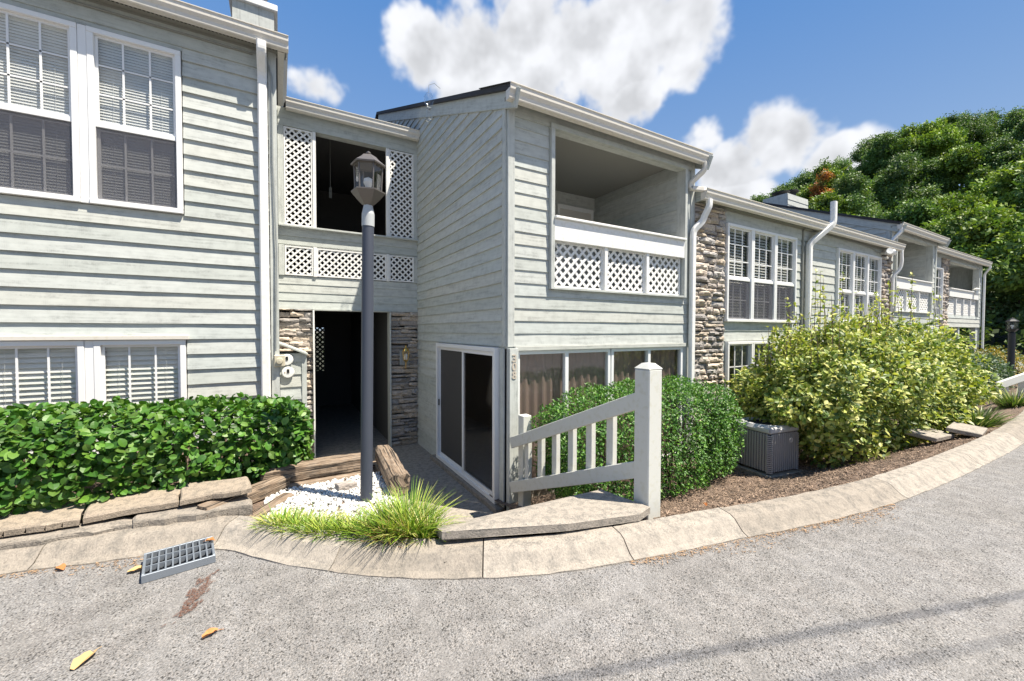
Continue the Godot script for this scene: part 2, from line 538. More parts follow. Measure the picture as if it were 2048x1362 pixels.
# K-style gutter along x (or along z when turned): lip on the outside
func gutter(parent: Node, a: Vector3, b: Vector3, nrm: Vector3) -> void:
	var prof := [Vector2(0, 0), Vector2(0.075, 0.0), Vector2(0.085, 0.012), Vector2(0.09, 0.06), Vector2(0.115, 0.10), Vector2(0.118, 0.155), Vector2(0.13, 0.162), Vector2(0.13, 0.172), Vector2(0.108, 0.172), Vector2(0.105, 0.12), Vector2(0.0, 0.12)]
	var m := MB.new()
	var dir := (b - a).normalized()
	var n := prof.size()
	for k in n:
		var p: Vector2 = prof[k]
		var q: Vector2 = prof[(k + 1) % n]
		var v0 := a + nrm * p.x + Vector3.UP * p.y
		var v1 := b + nrm * p.x + Vector3.UP * p.y
		var v2 := b + nrm * q.x + Vector3.UP * q.y
		var v3 := a + nrm * q.x + Vector3.UP * q.y
		if dir.cross(Vector3.UP).dot(nrm) > 0: m.quad(v0, v1, v2, v3)
		else: m.quad(v3, v2, v1, v0)
	for e in [[a, -dir], [b, dir]]:
		var fan := [[0, 1, 2], [0, 2, 3], [0, 3, 10], [10, 3, 9], [3, 4, 9], [4, 5, 9], [5, 8, 9], [5, 6, 7], [5, 7, 8]]
		for f in fan:
			var t := []
			for k in f: t.append(e[0] + nrm * prof[k].x + Vector3.UP * prof[k].y)
			if (t[1] - t[0]).cross(t[2] - t[0]).dot(e[1]) > 0: m.tri(t[0], t[1], t[2])
			else: m.tri(t[0], t[2], t[1])
	mi("gutter", m.done(), M.gutter, parent)

func rrect(w: float, h: float) -> Array:
	var r := minf(w, h) * 0.22
	var o := []
	for q in [[1, 1], [-1, 1], [-1, -1], [1, -1]]:
		var c := Vector2(q[0] * (w * 0.5 - r), q[1] * (h * 0.5 - r))
		var e1 := c + Vector2(q[0] * r, 0)
		var e2 := c + Vector2(0, q[1] * r)
		if q[0] * q[1] > 0: o.append(e1); o.append(e2)
		else: o.append(e2); o.append(e1)
	return o

func downspout(parent: Node, pts: Array, m := "gutter", w := 0.085, dp := 0.065) -> void:
	# round each corner with short bends
	var path := [pts[0]]
	for k in range(1, pts.size() - 1):
		var a: Vector3 = (pts[k - 1] - pts[k])
		var b: Vector3 = (pts[k + 1] - pts[k])
		var r := minf(0.09, minf(a.length(), b.length()) * 0.42)
		var p0: Vector3 = pts[k] + a.normalized() * r
		var p1: Vector3 = pts[k] + b.normalized() * r
		for j in 4:
			var f := j / 3.0
			path.append(p0.lerp(pts[k], f).lerp(Vector3(pts[k]).lerp(p1, f), f))
	path.append(pts[-1])
	var b := MB.new()
	b.sweep(path, rrect(w, dp), Vector3(0.02, 0.01, 1), true, false)
	mi("downspout", b.done(), M[m], parent)

# diagonal lattice panel, two layers of strips, in a rectangle on a wall (x along dir)
func lattice(parent: Node, o: Vector3, dir: Vector3, nrm: Vector3, w: float, h: float, step := 0.115, sw := 0.031, joined := false, lm := "white") -> void:
	var fr := MB.new()
	var ba := Basis(dir, Vector3.UP, nrm)
	for q in [[Vector3(w * 0.5, 0.0125, 0), Vector3(w, 0.025, 0.03)], [Vector3(w * 0.5, h - 0.0125, 0), Vector3(w, 0.025, 0.03)], [Vector3(0.0125, h * 0.5, 0), Vector3(0.025, h - 0.05, 0.03)], [Vector3(w - 0.0125, h * 0.5, 0), Vector3(0.025, h - 0.05, 0.03)]]:
		fr.box(o + ba * q[0], q[1], ba)
	var panel := mi("lattice_panel", fr.done(), M[lm], parent)
	var all := MB.new()
	for layer in 2:
		var sg := 1.0 if layer == 0 else -1.0
		var c := -h if layer == 0 else 0.0
		var cmax := w if layer == 0 else w + h
		c += step * 0.5
		while c < cmax:
			# line x = c + sg * y
			var ya := 0.012
			var yb := h - 0.012
			var lo := ya
			var hi := yb
			if sg > 0: lo = maxf(lo, 0.012 - c); hi = minf(hi, w - 0.012 - c)
			else: lo = maxf(lo, c - w + 0.012); hi = minf(hi, c - 0.012)
			if hi - lo > 0.03:
				var p0 := Vector3(c + sg * lo, lo, 0.004 * sg)
				var p1 := Vector3(c + sg * hi, hi, 0.004 * sg)
				var dd := (p1 - p0).normalized()
				var up := Vector3(-dd.y, dd.x, 0)
				var bb := ba * Basis(dd, up, Vector3(0, 0, 1))
				if joined: all.box(o + ba * ((p0 + p1) * 0.5), Vector3((p1 - p0).length(), sw, 0.0075), bb)
				else:
					one_box("strip", o + ba * ((p0 + p1) * 0.5), Vector3((p1 - p0).length(), sw, 0.0075), M.white, panel, 0.0, bb)
			c += step
	if joined:
		var s := mi("strips", all.done(), M[lm], panel)
		s.set_meta("kind", "stuff")

# window with casing, two sashes, muntins and panes; o = lower left corner on the wall plane
func window(parent: Node, o: Vector3, w: float, h: float, meet: float, cols: int, rt: int, rb: int, case_w := 0.06, screen := true) -> void:
	var b := MB.new()
	b.box(o + Vector3(w * 0.5, h - case_w * 0.5, 0.01), Vector3(w, case_w, 0.07), Basis.IDENTITY, 0.004)
	b.box(o + Vector3(w * 0.5, case_w * 0.5, 0.012), Vector3(w, case_w, 0.08), Basis.IDENTITY, 0.004)
	b.box(o + Vector3(case_w * 0.5, h * 0.5, 0.01), Vector3(case_w, h - 2 * case_w, 0.066), Basis.IDENTITY, 0.004)
	b.box(o + Vector3(w - case_w * 0.5, h * 0.5, 0.01), Vector3(case_w, h - 2 * case_w, 0.066), Basis.IDENTITY, 0.004)
	var win := mi("window", b.done(), M.vinyl, parent)
	var x0 := case_w
	var x1 := w - case_w
	if meet > 0.0:
		one_box("meeting_rail", o + Vector3(w * 0.5, meet, -0.002), Vector3(x1 - x0, 0.055, 0.05), M.vinyl, win, 0.003)
	for sash in (2 if meet > 0.0 else 1):
		var ya := case_w if (sash == 1 or meet <= 0.0) else meet + 0.028
		var yb := (meet - 0.028) if sash == 1 else h - case_w
		var zz := -0.012 if sash == 0 else -0.034
		var rows := rt if sash == 0 else rb
		var sf := MB.new()
		for q in [[(x0 + x1) * 0.5, ya + 0.014, x1 - x0, 0.028], [(x0 + x1) * 0.5, yb - 0.014, x1 - x0, 0.028], [x0 + 0.014, (ya + yb) * 0.5, 0.028, yb - ya - 0.056], [x1 - 0.014, (ya + yb) * 0.5, 0.028, yb - ya - 0.056]]:
			sf.box(o + Vector3(q[0], q[1], zz), Vector3(q[2], q[3], 0.024))
		mi("sash", sf.done(), M.vinyl, win)
		for k in range(1, cols):
			one_box("muntin", o + Vector3(lerpf(x0, x1, float(k) / cols), (ya + yb) * 0.5, zz + 0.006), Vector3(0.019, yb - ya - 0.056, 0.008), M.vinyl, win)
		for k in range(1, rows):
			one_box("muntin", o + Vector3((x0 + x1) * 0.5, lerpf(ya, yb, float(k) / rows), zz + 0.0065), Vector3(x1 - x0 - 0.056, 0.019, 0.007), M.vinyl, win)
		one_box("pane", o + Vector3((x0 + x1) * 0.5, (ya + yb) * 0.5, zz), Vector3(x1 - x0 - 0.05, yb - ya - 0.05, 0.004), M.glass, win)
		if sash == 1 and screen:
			one_box("insect_screen", o + Vector3((x0 + x1) * 0.5, (ya + yb) * 0.5, 0.012), Vector3(x1 - x0 - 0.004, yb - ya - 0.004, 0.002), M.insect_screen, win)

# slatted blind behind a window
func blind(o: Vector3, w: float, h: float, pitch: float, tilt: float, joined: bool, label: String, group: String, m := "slat") -> void:
	var t := thing("window_blind", label, "blind", o, group)
	one_box("head_rail", Vector3(w * 0.5, h - 0.02, 0), Vector3(w, 0.04, 0.045), M[m], t, 0.003)
	var all := MB.new()
	var y := h - 0.05
	while y > 0.02:
		var ba := Basis(Vector3.RIGHT, tilt + rng.randf_range(-0.04, 0.04))
		if joined: all.box(Vector3(w * 0.5, y, 0), Vector3(w, 0.0022, pitch * 1.12), ba)
		else: one_box("slat", Vector3(w * 0.5, y, 0), Vector3(w, 0.003, pitch * 1.12), M[m], t, 0.0, ba)
		y -= pitch
	if joined:
		var s := mi("slats", all.done(), M[m], t)
		s.set_meta("kind", "stuff")
	for q in [0.18, 0.82]:
		one_box("cord", Vector3(w * q, h * 0.5, pitch * 0.62), Vector3(0.002, h, 0.002), M[m], t)

var stone_meshes := []
func make_stones() -> void:
	for k in 9:
		fn.seed = 300 + k; fn.frequency = 1.3; fn.fractal_octaves = 3
		var b := MB.new()
		var nx := 4
		var ny := 3
		var g := []
		for j in ny + 1:
			var row := []
			for i in nx + 1:
				var u := float(i) / nx - 0.5
				var v := float(j) / ny - 0.5
				var edge := (0.0 if i in [0, nx] or j in [0, ny] else 1.0)
				var z := 0.5 + 0.42 * fn.get_noise_2d(u * 2.0, v * 1.4) + 0.28 * edge
				if edge == 0.0: z -= 0.12
				row.append(Vector3(u * (1.0 + 0.10 * fn.get_noise_2d(v * 3.0, 9.0 + u)), v * (1.0 + 0.22 * fn.get_noise_2d(u * 2.0, 5.0 + v)), z))
			g.append(row)
		for j in ny:
			for i in nx:
				b.quad(g[j][i], g[j][i + 1], g[j + 1][i + 1], g[j + 1][i])
		for i in nx:
			for j in [0, ny]:
				var p: Vector3 = g[j][i]
				var q: Vector3 = g[j][i + 1]
				if j == 0: b.quad(Vector3(p.x, p.y, 0), Vector3(q.x, q.y, 0), q, p)
				else: b.quad(p, q, Vector3(q.x, q.y, 0), Vector3(p.x, p.y, 0))
		for j in ny:
			for i in [0, nx]:
				var p: Vector3 = g[j][i]
				var q: Vector3 = g[j + 1][i]
				if i == 0: b.quad(Vector3(p.x, p.y, 0), p, q, Vector3(q.x, q.y, 0))
				else: b.quad(p, Vector3(p.x, p.y, 0), Vector3(q.x, q.y, 0), q)
		stone_meshes.append(b.done())

# dry-stacked ledgestone on a pier front (faces +z); o = lower left on the mortar plane
func pier(parent: Node, o: Vector3, w: float, h: float, joined := false) -> void:
	var p := one_box("stone_pier", o + Vector3(w * 0.5, h * 0.5, -0.07), Vector3(w, h, 0.14), M.mortar, parent)
	var y := 0.0
	while y < h - 0.02:
		var rh := minf(rng.randf_range(0.055, 0.13), h - y)
		var x := -rng.randf() * 0.04
		while x < w - 0.01:
			var l := rng.randf_range(0.14, 0.46)
			if x + l > w - 0.07: l = w - x
			var k := rng.randi() % 9
			var s := MeshInstance3D.new()
			s.name = "stone"
			s.mesh = stone_meshes[k]
			s.material_override = M["stone%d" % (rng.randi() % 6)]
			s.position = o + Vector3(maxf(x, 0.0) + (l + minf(x, 0.0)) * 0.5, y + rh * 0.5 + rng.randf_range(-0.012, 0.012), -0.004)
			s.scale = Vector3((l + minf(x, 0.0)) * 0.985, rh * rng.randf_range(0.72, 1.15), rng.randf_range(0.03, 0.10))
			p.add_child(s, true)
			x += l
		y += rh

func sloped_roof(parent: Node, x0: float, x1: float, z0: float, y0: float, z1: float, slope: float, thick := 0.1) -> void:
	# shed slab rising towards -z, then falling again behind the ridge, shingled
	var b := MB.new()
	var y1 := y0 + (z0 - z1) * slope
	var zb := z1 - (z0 - z1) * 0.8
	var yb := y1 - (z1 - zb) * slope
	var t := Vector3.UP * thick
	var p := [Vector3(x0, y0, z0), Vector3(x1, y0, z0), Vector3(x1, y1, z1), Vector3(x0, y1, z1), Vector3(x0, yb, zb), Vector3(x1, yb, zb)]
	b.quad(p[0] + t, p[1] + t, p[2] + t, p[3] + t)
	b.quad(p[3], p[2], p[1], p[0])
	b.quad(p[3] + t, p[2] + t, p[5] + t, p[4] + t)
	b.quad(p[4], p[5], p[2], p[3])
	b.quad(p[0], p[1], p[1] + t, p[0] + t)
	b.quad(p[5], p[4], p[4] + t, p[5] + t)
	b.quad(p[3], p[0], p[0] + t, p[3] + t)
	b.quad(p[4], p[3], p[3] + t, p[4] + t)
	b.quad(p[1], p[2], p[2] + t, p[1] + t)
	b.quad(p[2], p[5], p[5] + t, p[2] + t)
	var roof := mi("roof", b.done(), M.shingle, parent)
	# lowest shingle courses, whose butts make the ragged edge
	var sh := MB.new()
	var ang := atan(slope)
	for c in 6:
		var x := x0 - 0.02
		while x < x1:
			var w := minf(rng.randf_range(0.26, 0.34), x1 + 0.02 - x)
			var zc := z0 + 0.02 - c * 0.14 + rng.randf_range(-0.006, 0.006)
			sh.box(Vector3(x + w * 0.5, y0 + (z0 - zc) * slope + thick + 0.008 + slope * 0.07, zc - 0.07), Vector3(w - 0.005, 0.006, 0.17), Basis(Vector3.RIGHT, ang))
			x += w
	var so := mi("shingles", sh.done(), M.shingle, roof)
	so.set_meta("kind", "stuff")

# soffit board with a row of vent slots under an eave running along x
func soffit(parent: Node, x0: float, x1: float, z0: float, z1: float, y: float) -> void:
	var s := one_box("soffit", Vector3((x0 + x1) * 0.5, y, (z0 + z1) * 0.5), Vector3(x1 - x0, 0.02, absf(z1 - z0)), M.soffit, parent)
	var b := MB.new()
	var x := x0 + 0.05
	while x < x1 - 0.05:
		b.box(Vector3(x, y - 0.0115, lerpf(z0, z1, 0.28)), Vector3(0.022, 0.004, 0.012))
		x += 0.04
	var v := mi("vent_slots", b.done(), M.black, s)
	v.set_meta("kind", "stuff")
	one_box("crown_strip", Vector3((x0 + x1) * 0.5, y - 0.024, z1 + 0.022), Vector3(x1 - x0, 0.03, 0.03), M.soffit, parent)

# ---------------------------------------------------------------- foliage
func leaf(l: float, w: float, fold: float, pts := 3) -> ArrayMesh:
	var b := MB.new()
	var prof := [[0.0, 0.08], [0.3, 0.85], [0.62, 1.0], [1.0, 0.02]] if pts >= 3 else [[0.0, 0.1], [0.55, 1.0], [1.0, 0.03]]
	if pts >= 5: prof = [[0.0, 0.08], [0.2, 0.72], [0.5, 1.0], [0.8, 0.82], [1.0, 0.16]]
	for k in prof.size() - 1:
		var a: Array = prof[k]
		var c: Array = prof[k + 1]
		var droop0: float = -0.18 * l * a[0] * a[0]
		var droop1: float = -0.18 * l * c[0] * c[0]
		var m0 := Vector3(0, droop0, a[0] * l)
		var m1 := Vector3(0, droop1, c[0] * l)
		for s in [-1.0, 1.0]:
			var e0 := Vector3(s * a[1] * w * 0.5, droop0 + fold * a[1] * w * 0.5, a[0] * l)
			var e1 := Vector3(s * c[1] * w * 0.5, droop1 + fold * c[1] * w * 0.5, c[0] * l)
			if s < 0: b.quad(m1, e1, e0, m0)
			else: b.quad(m0, e0, e1, m1)
	# face up: +y
	return b.done()

func leaf_basis(dir: Vector3, up: Vector3) -> Basis:
	var z := dir.normalized()
	var x := up.cross(z)
	if x.length() < 0.05: x = Vector3.RIGHT.cross(z)
	x = x.normalized()
	return Basis(x, z.cross(x), z)

func rdir() -> Vector3:
	var v := Vector3(rng.randfn(), rng.randfn(), rng.randfn())
	return v.normalized() if v.length() > 0.01 else Vector3.UP

# points in the outer shell of a boxy rounded volume: [pos, normal]
func shell(n: int, half: Vector3, pw: float, bump: float, bf: float, inset: float, sd: int) -> Array:
	var out := []
	fn.seed = sd; fn.frequency = bf; fn.fractal_octaves = 3
	while out.size() < n:
		var d := rdir()
		if d.y < -0.85: continue
		var r := 1.0 / pow(pow(absf(d.x), pw) + pow(absf(d.y), pw) + pow(absf(d.z), pw), 1.0 / pw)
		var p := d * r * half
		var nn := Vector3(signf(d.x) * pow(absf(d.x * r), pw - 1.0) / half.x, signf(d.y) * pow(absf(d.y * r), pw - 1.0) / half.y, signf(d.z) * pow(absf(d.z * r), pw - 1.0) / half.z).normalized()
		var bu := fn.get_noise_3dv(p)
		var ins := rng.randf()
		ins = ins * ins * inset
		p += nn * (bump * bu * 1.6 - ins)
		out.append([p, nn, ins / maxf(inset, 0.001), bu])
	return out

func hedge(called: String, label: String, at: Vector3, half: Vector3, n: int, mesh: Mesh, m: String, cols: Array, sd: int, big := 0, bump := 0.07, inset := 0.22, pw := 4.0, cat := "hedge", bf := 2.6) -> Node3D:
	rng.seed = sd
	var t := thing(called, label, cat, at)
	# woody stems
	var st := MB.new()
	for k in 46:
		var a := Vector3(rng.randf_range(-0.8, 0.8) * half.x, 0, rng.randf_range(-0.6, 0.6) * half.z)
		var e := a * 1.1 + Vector3(rng.randf_range(-0.2, 0.2), half.y * rng.randf_range(1.1, 1.8), rng.randf_range(-0.2, 0.2))
		var mid := a.lerp(e, 0.5) + Vector3(rng.randf_range(-0.06, 0.06), 0, rng.randf_range(-0.06, 0.06))
		st.tube([a - Vector3(0, 0.06, 0), mid, e], rng.randf_range(0.008, 0.016), 0.003, 5)
	mi("stems", st.done(), M.bark, t).set_meta("kind", "stuff")
	var pts := shell(n, half, pw, bump, bf, inset, sd)
	var xf := []
	var cc := []
	var shown := 0
	for q in pts:
		var p: Vector3 = q[0] + Vector3(0, half.y, 0)
		if p.y < 0.02: continue
		var dir: Vector3 = (q[1] * 0.55 + rdir() * 0.85 + Vector3(0, 0.25, 0)).normalized()
		var up: Vector3 = (q[1] * 0.9 + Vector3(0, 0.75, 0) + rdir() * 0.55).normalized()
		var s := rng.randf_range(0.7, 1.2)
		var c: Color = cols[rng.randi() % cols.size()]
		c = c * rng.randf_range(0.75, 1.25)
		c.a = 1.0
		var tr := Transform3D(leaf_basis(dir, up).scaled_local(Vector3.ONE * s), p)
		if shown < big and q[2] < 0.05 and q[1].z > 0.2 and rng.randf() < 0.5:
			shown += 1
			var o := MeshInstance3D.new()
			o.name = "leaf"
			o.mesh = mesh
			o.material_override = M["big_%s_%d" % [m, shown % 4]]
			o.transform = tr
			t.add_child(o, true)
		else:
			xf.append(tr); cc.append(c)
	multi("foliage", mesh, M[m], xf, cc, t)
	return t

func grass(called: String, label: String, at: Vector3, spots: Array, ymesh: Mesh, cat := "grass clump", kind := "") -> void:
	var t := thing(called, label, cat, at)
	var xf := []
	var cc := []
	for s in spots:      # [offset, radius, count, length, tint]
		for k in s[2]:
			var a := rng.randf() * TAU
			var r: float = sqrt(rng.randf()) * s[1]
			var off := Vector3(cos(a) * r, 0, sin(a) * r * 0.7)
			var lean: Vector3 = (Vector3(cos(a), 0, sin(a)) * (0.15 + 0.75 * r / maxf(s[1], 0.01)) * rng.randf_range(0.4, 1.2) + Vector3.UP + Vector3(rng.randfn() * 0.22, 0, rng.randfn() * 0.22)).normalized()
			var side := lean.cross(Vector3(cos(a), 0.0, sin(a)))
			side = side.normalized() if side.length() > 0.05 else Vector3.RIGHT
			var l: float = s[3] * rng.randf_range(0.6, 1.15)
			xf.append(Transform3D(Basis(side, lean, side.cross(lean)).scaled_local(Vector3(1.0, l, l)), s[0] + off))
			var c: Color = s[4][rng.randi() % s[4].size()] * rng.randf_range(0.75, 1.2)
			c.a = 1
			cc.append(c)
	multi("blades", ymesh, M.blade, xf, cc, t)

func blade(w: float) -> ArrayMesh:
	var b := MB.new()
	for k in 4:
		var f0 := k / 4.0
		var f1 := (k + 1) / 4.0
		var w0 := w * (1.0 - f0 * f0) * 0.5 + 0.0004
		var w1 := w * (1.0 - f1 * f1) * 0.5 + 0.0004
		b.quad(Vector3(-w0, f0 * (1.0 - 0.12 * f0), 0.34 * f0 * f0), Vector3(w0, f0 * (1.0 - 0.12 * f0), 0.34 * f0 * f0), Vector3(w1, f1 * (1.0 - 0.12 * f1), 0.34 * f1 * f1), Vector3(-w1, f1 * (1.0 - 0.12 * f1), 0.34 * f1 * f1))
	return b.done()

func clump_mesh(sd: int, n: int, r: float, l: float, w: float) -> ArrayMesh:
	rng.seed = sd
	var b := MB.new()
	for k in n:
		var p := rdir() * r * pow(rng.randf(), 0.5)
		var d := (rdir() + p * 0.6 / r).normalized()
		var ba := leaf_basis(d, (Vector3.UP + rdir() * 0.8).normalized())
		var c0 := p
		var c1 := p + ba.z * l * 0.5 + ba.x * w * 0.5
		var c2 := p + ba.z * l - ba.y * l * 0.15
		var c3 := p + ba.z * l * 0.5 - ba.x * w * 0.5
		b.quad(c0, c1, c2, c3)
	return b.done()

func tree(at: Vector3, h: float, r: float, kind: int, sd: int, meshes: Array, label: String) -> void:
	rng.seed = sd
	var t := thing("woodland_tree", label, "tree", at, "trees on the wooded hillside")
	var tr := MB.new()
	var lean := Vector3(rng.randf_range(-0.06, 0.06), 1, rng.randf_range(-0.06, 0.06))
	var th := h * 0.80
	var base := h * rng.randf_range(0.26, 0.48)
	var path := []
	for k in 6:
		var f := k / 5.0
		path.append(lean * th * f + Vector3(rng.randf_range(-0.12, 0.12), 0, rng.randf_range(-0.12, 0.12)) * f * 2.0 - Vector3(0, 0.3 if k == 0 else 0.0, 0))
	tr.tube(path, 0.017 * h, 0.004 * h, 7)
	var tips := []
	for k in 9:
		var f := rng.randf_range(0.36, 0.95)
		var p0: Vector3 = lean * th * f
		var a := rng.randf() * TAU
		var out := Vector3(cos(a), rng.randf_range(0.35, 0.9), sin(a)).normalized()
		var ll := r * rng.randf_range(0.5, 0.95) * (1.15 - 0.5 * f)
		var p1 := p0 + out * ll
		tr.tube([p0, p0.lerp(p1, 0.5) + Vector3(0, -0.05 * ll, 0), p1], 0.0065 * h, 0.0016 * h, 5)
		tips.append(p1)
	mi("trunk", tr.done(), M.bark, t)
	# crown: lobes of leaf sprays about the limb ends and through the volume
	var lobes := []
	for p in tips: lobes.append([p, r * rng.randf_range(0.24, 0.40)])
	for k in 14:
		var f := rng.randf()
		var y := lerpf(base, h - r * 0.35, f)
		var wide := r * (0.95 - 0.55 * f * f) * (0.55 + 0.45 * minf(1.0, f * 4.0))
		var a := rng.randf() * TAU
		lobes.append([Vector3(cos(a) * wide * rng.randf_range(0.3, 0.75), y, sin(a) * wide * rng.randf_range(0.3, 0.75)) + lean * 0.0, r * rng.randf_range(0.18, 0.36)])
	lobes.append([Vector3(0, h - r * 0.3, 0), r * 0.3])
	var pal: Array = [[Color(0.085, 0.150, 0.035), Color(0.115, 0.185, 0.045), Color(0.065, 0.12, 0.032)], [Color(0.14, 0.215, 0.04), Color(0.20, 0.265, 0.045), Color(0.10, 0.17, 0.036)], [Color(0.075, 0.14, 0.045), Color(0.10, 0.17, 0.06), Color(0.145, 0.205, 0.055)], [Color(0.42, 0.15, 0.06), Color(0.50, 0.22, 0.05), Color(0.22, 0.17, 0.05)]][kind]
	var xf := []
	var cc := []
	for lb in lobes:
		var n := int(70.0 * lb[1] * lb[1]) + 18
		var tint := rng.randf_range(0.75, 1.25)
		for k in n:
			var d := rdir()
			if d.y < -0.5: d.y *= 0.4
			var p: Vector3 = lb[0] + d * lb[1] * Vector3(1.15, 0.85, 1.15) * (pow(rng.randf(), 0.45) if rng.randf() > 0.14 else rng.randf_range(1.0, 1.35))
			if p.length() > 0.0 and p.y < base * 0.6: continue
			xf.append(Transform3D(Basis(rdir(), rng.randf() * TAU).scaled_local(Vector3.ONE * rng.randf_range(0.7, 1.25)), p))
			var c: Color = pal[rng.randi() % 3] * 1.35 * tint * rng.randf_range(0.7, 1.3)
			c.a = 1.0
			cc.append(c)
	multi("crown", meshes[kind % meshes.size()], M.leaf_far, xf, cc, t)

# ---------------------------------------------------------------- ground shapes
const KERB := [Vector2(-14, -4.3), Vector2(-6, -4.05), Vector2(-3.2, -3.86), Vector2(-1.49, -3.66), Vector2(-1.01, -3.54), Vector2(-0.52, -3.44), Vector2(-0.33, -3.32), Vector2(-0.12, -3.07), Vector2(0.2, -2.75), Vector2(0.61, -2.42), Vector2(1.2, -2.09), Vector2(1.65, -1.93), Vector2(2.19, -1.80), Vector2(2.86, -1.66), Vector2(3.43, -1.53), Vector2(4.32, -1.38), Vector2(5.19, -1.30), Vector2(6.52, -1.24), Vector2(8.72, -1.22), Vector2(12, -1.4), Vector2(17, -2.0), Vector2(26, -3.8), Vector2(45, -9)]

func kerb_pts(step := 0.12) -> Array:
	var c := Curve2D.new()
	for k in KERB.size():
		var t: Vector2 = (KERB[mini(k + 1, KERB.size() - 1)] - KERB[maxi(k - 1, 0)]).normalized()
		var l0: float = (KERB[k] - KERB[maxi(k - 1, 0)]).length() * 0.33
		var l1: float = (KERB[mini(k + 1, KERB.size() - 1)] - KERB[k]).length() * 0.33
		c.add_point(KERB[k], -t * l0, t * l1)
	c.bake_interval = step
	return Array(c.get_baked_points())

func bed_y(x: float, z: float) -> float:
	# bank falling from the kerb to the building
	var f := clampf((-1.6 - z) / 1.75, 0.0, 1.0)
	var y := lerpf(0.07, -0.54, f * f * (3.0 - 2.0 * f))
	y -= 0.2 * clampf((-3.35 - z) / 1.2, 0.0, 1.0)
	return y + 0.014 * fn.get_noise_2d(x * 3.0, z * 3.0)

func _ready() -> void:
	rng.seed = 77
	# ---- camera
	var cam := Camera3D.new()
	cam.name = "camera"
	cam.fov = 80.38
	cam.near = 0.05
	cam.far = 600.0
	cam.position = Vector3(0, 1.5, 0)
	cam.rotation_degrees = Vector3(-1.42, -30.0, 0.13)
	add_child(cam)
	cam.current = true
	# ---- sky, sun, exposure
	var we := WorldEnvironment.new()
	we.name = "environment"
	var env := Environment.new()
	env.background_mode = Environment.BG_SKY
	env.tonemap_mode = Environment.TONE_MAPPER_LINEAR
	env.tonemap_exposure = 2.0
	env.sdfgi_enabled = true; env.ssao_enabled = true; env.ssil_enabled = true
	var sky := Sky.new()
	var pano := PanoramaSkyMaterial.new()
	pano.panorama = sky_image()
	sky.sky_material = pano
	env.sky = sky
	we.environment = env
	add_child(we)
	var sun := DirectionalLight3D.new()
	sun.name = "sun"
	sun.light_energy = 1.6
	sun.light_color = Color(1.0, 0.965, 0.90)
	sun.light_angular_distance = 0.5
	sun.shadow_enabled = true
	add_child(sun)
	sun.look_at_from_position(Vector3.ZERO, -Vector3(0.335, 1.0, 0.37), Vector3.RIGHT)
	make_materials()
	make_stones()
	ground()
	left_house()
	entry_block()
	bay(2.52, false)
	middle_wing()
	bay(14.75, true)
	end_wing()
	forecourt()
	planting()
	hillside()

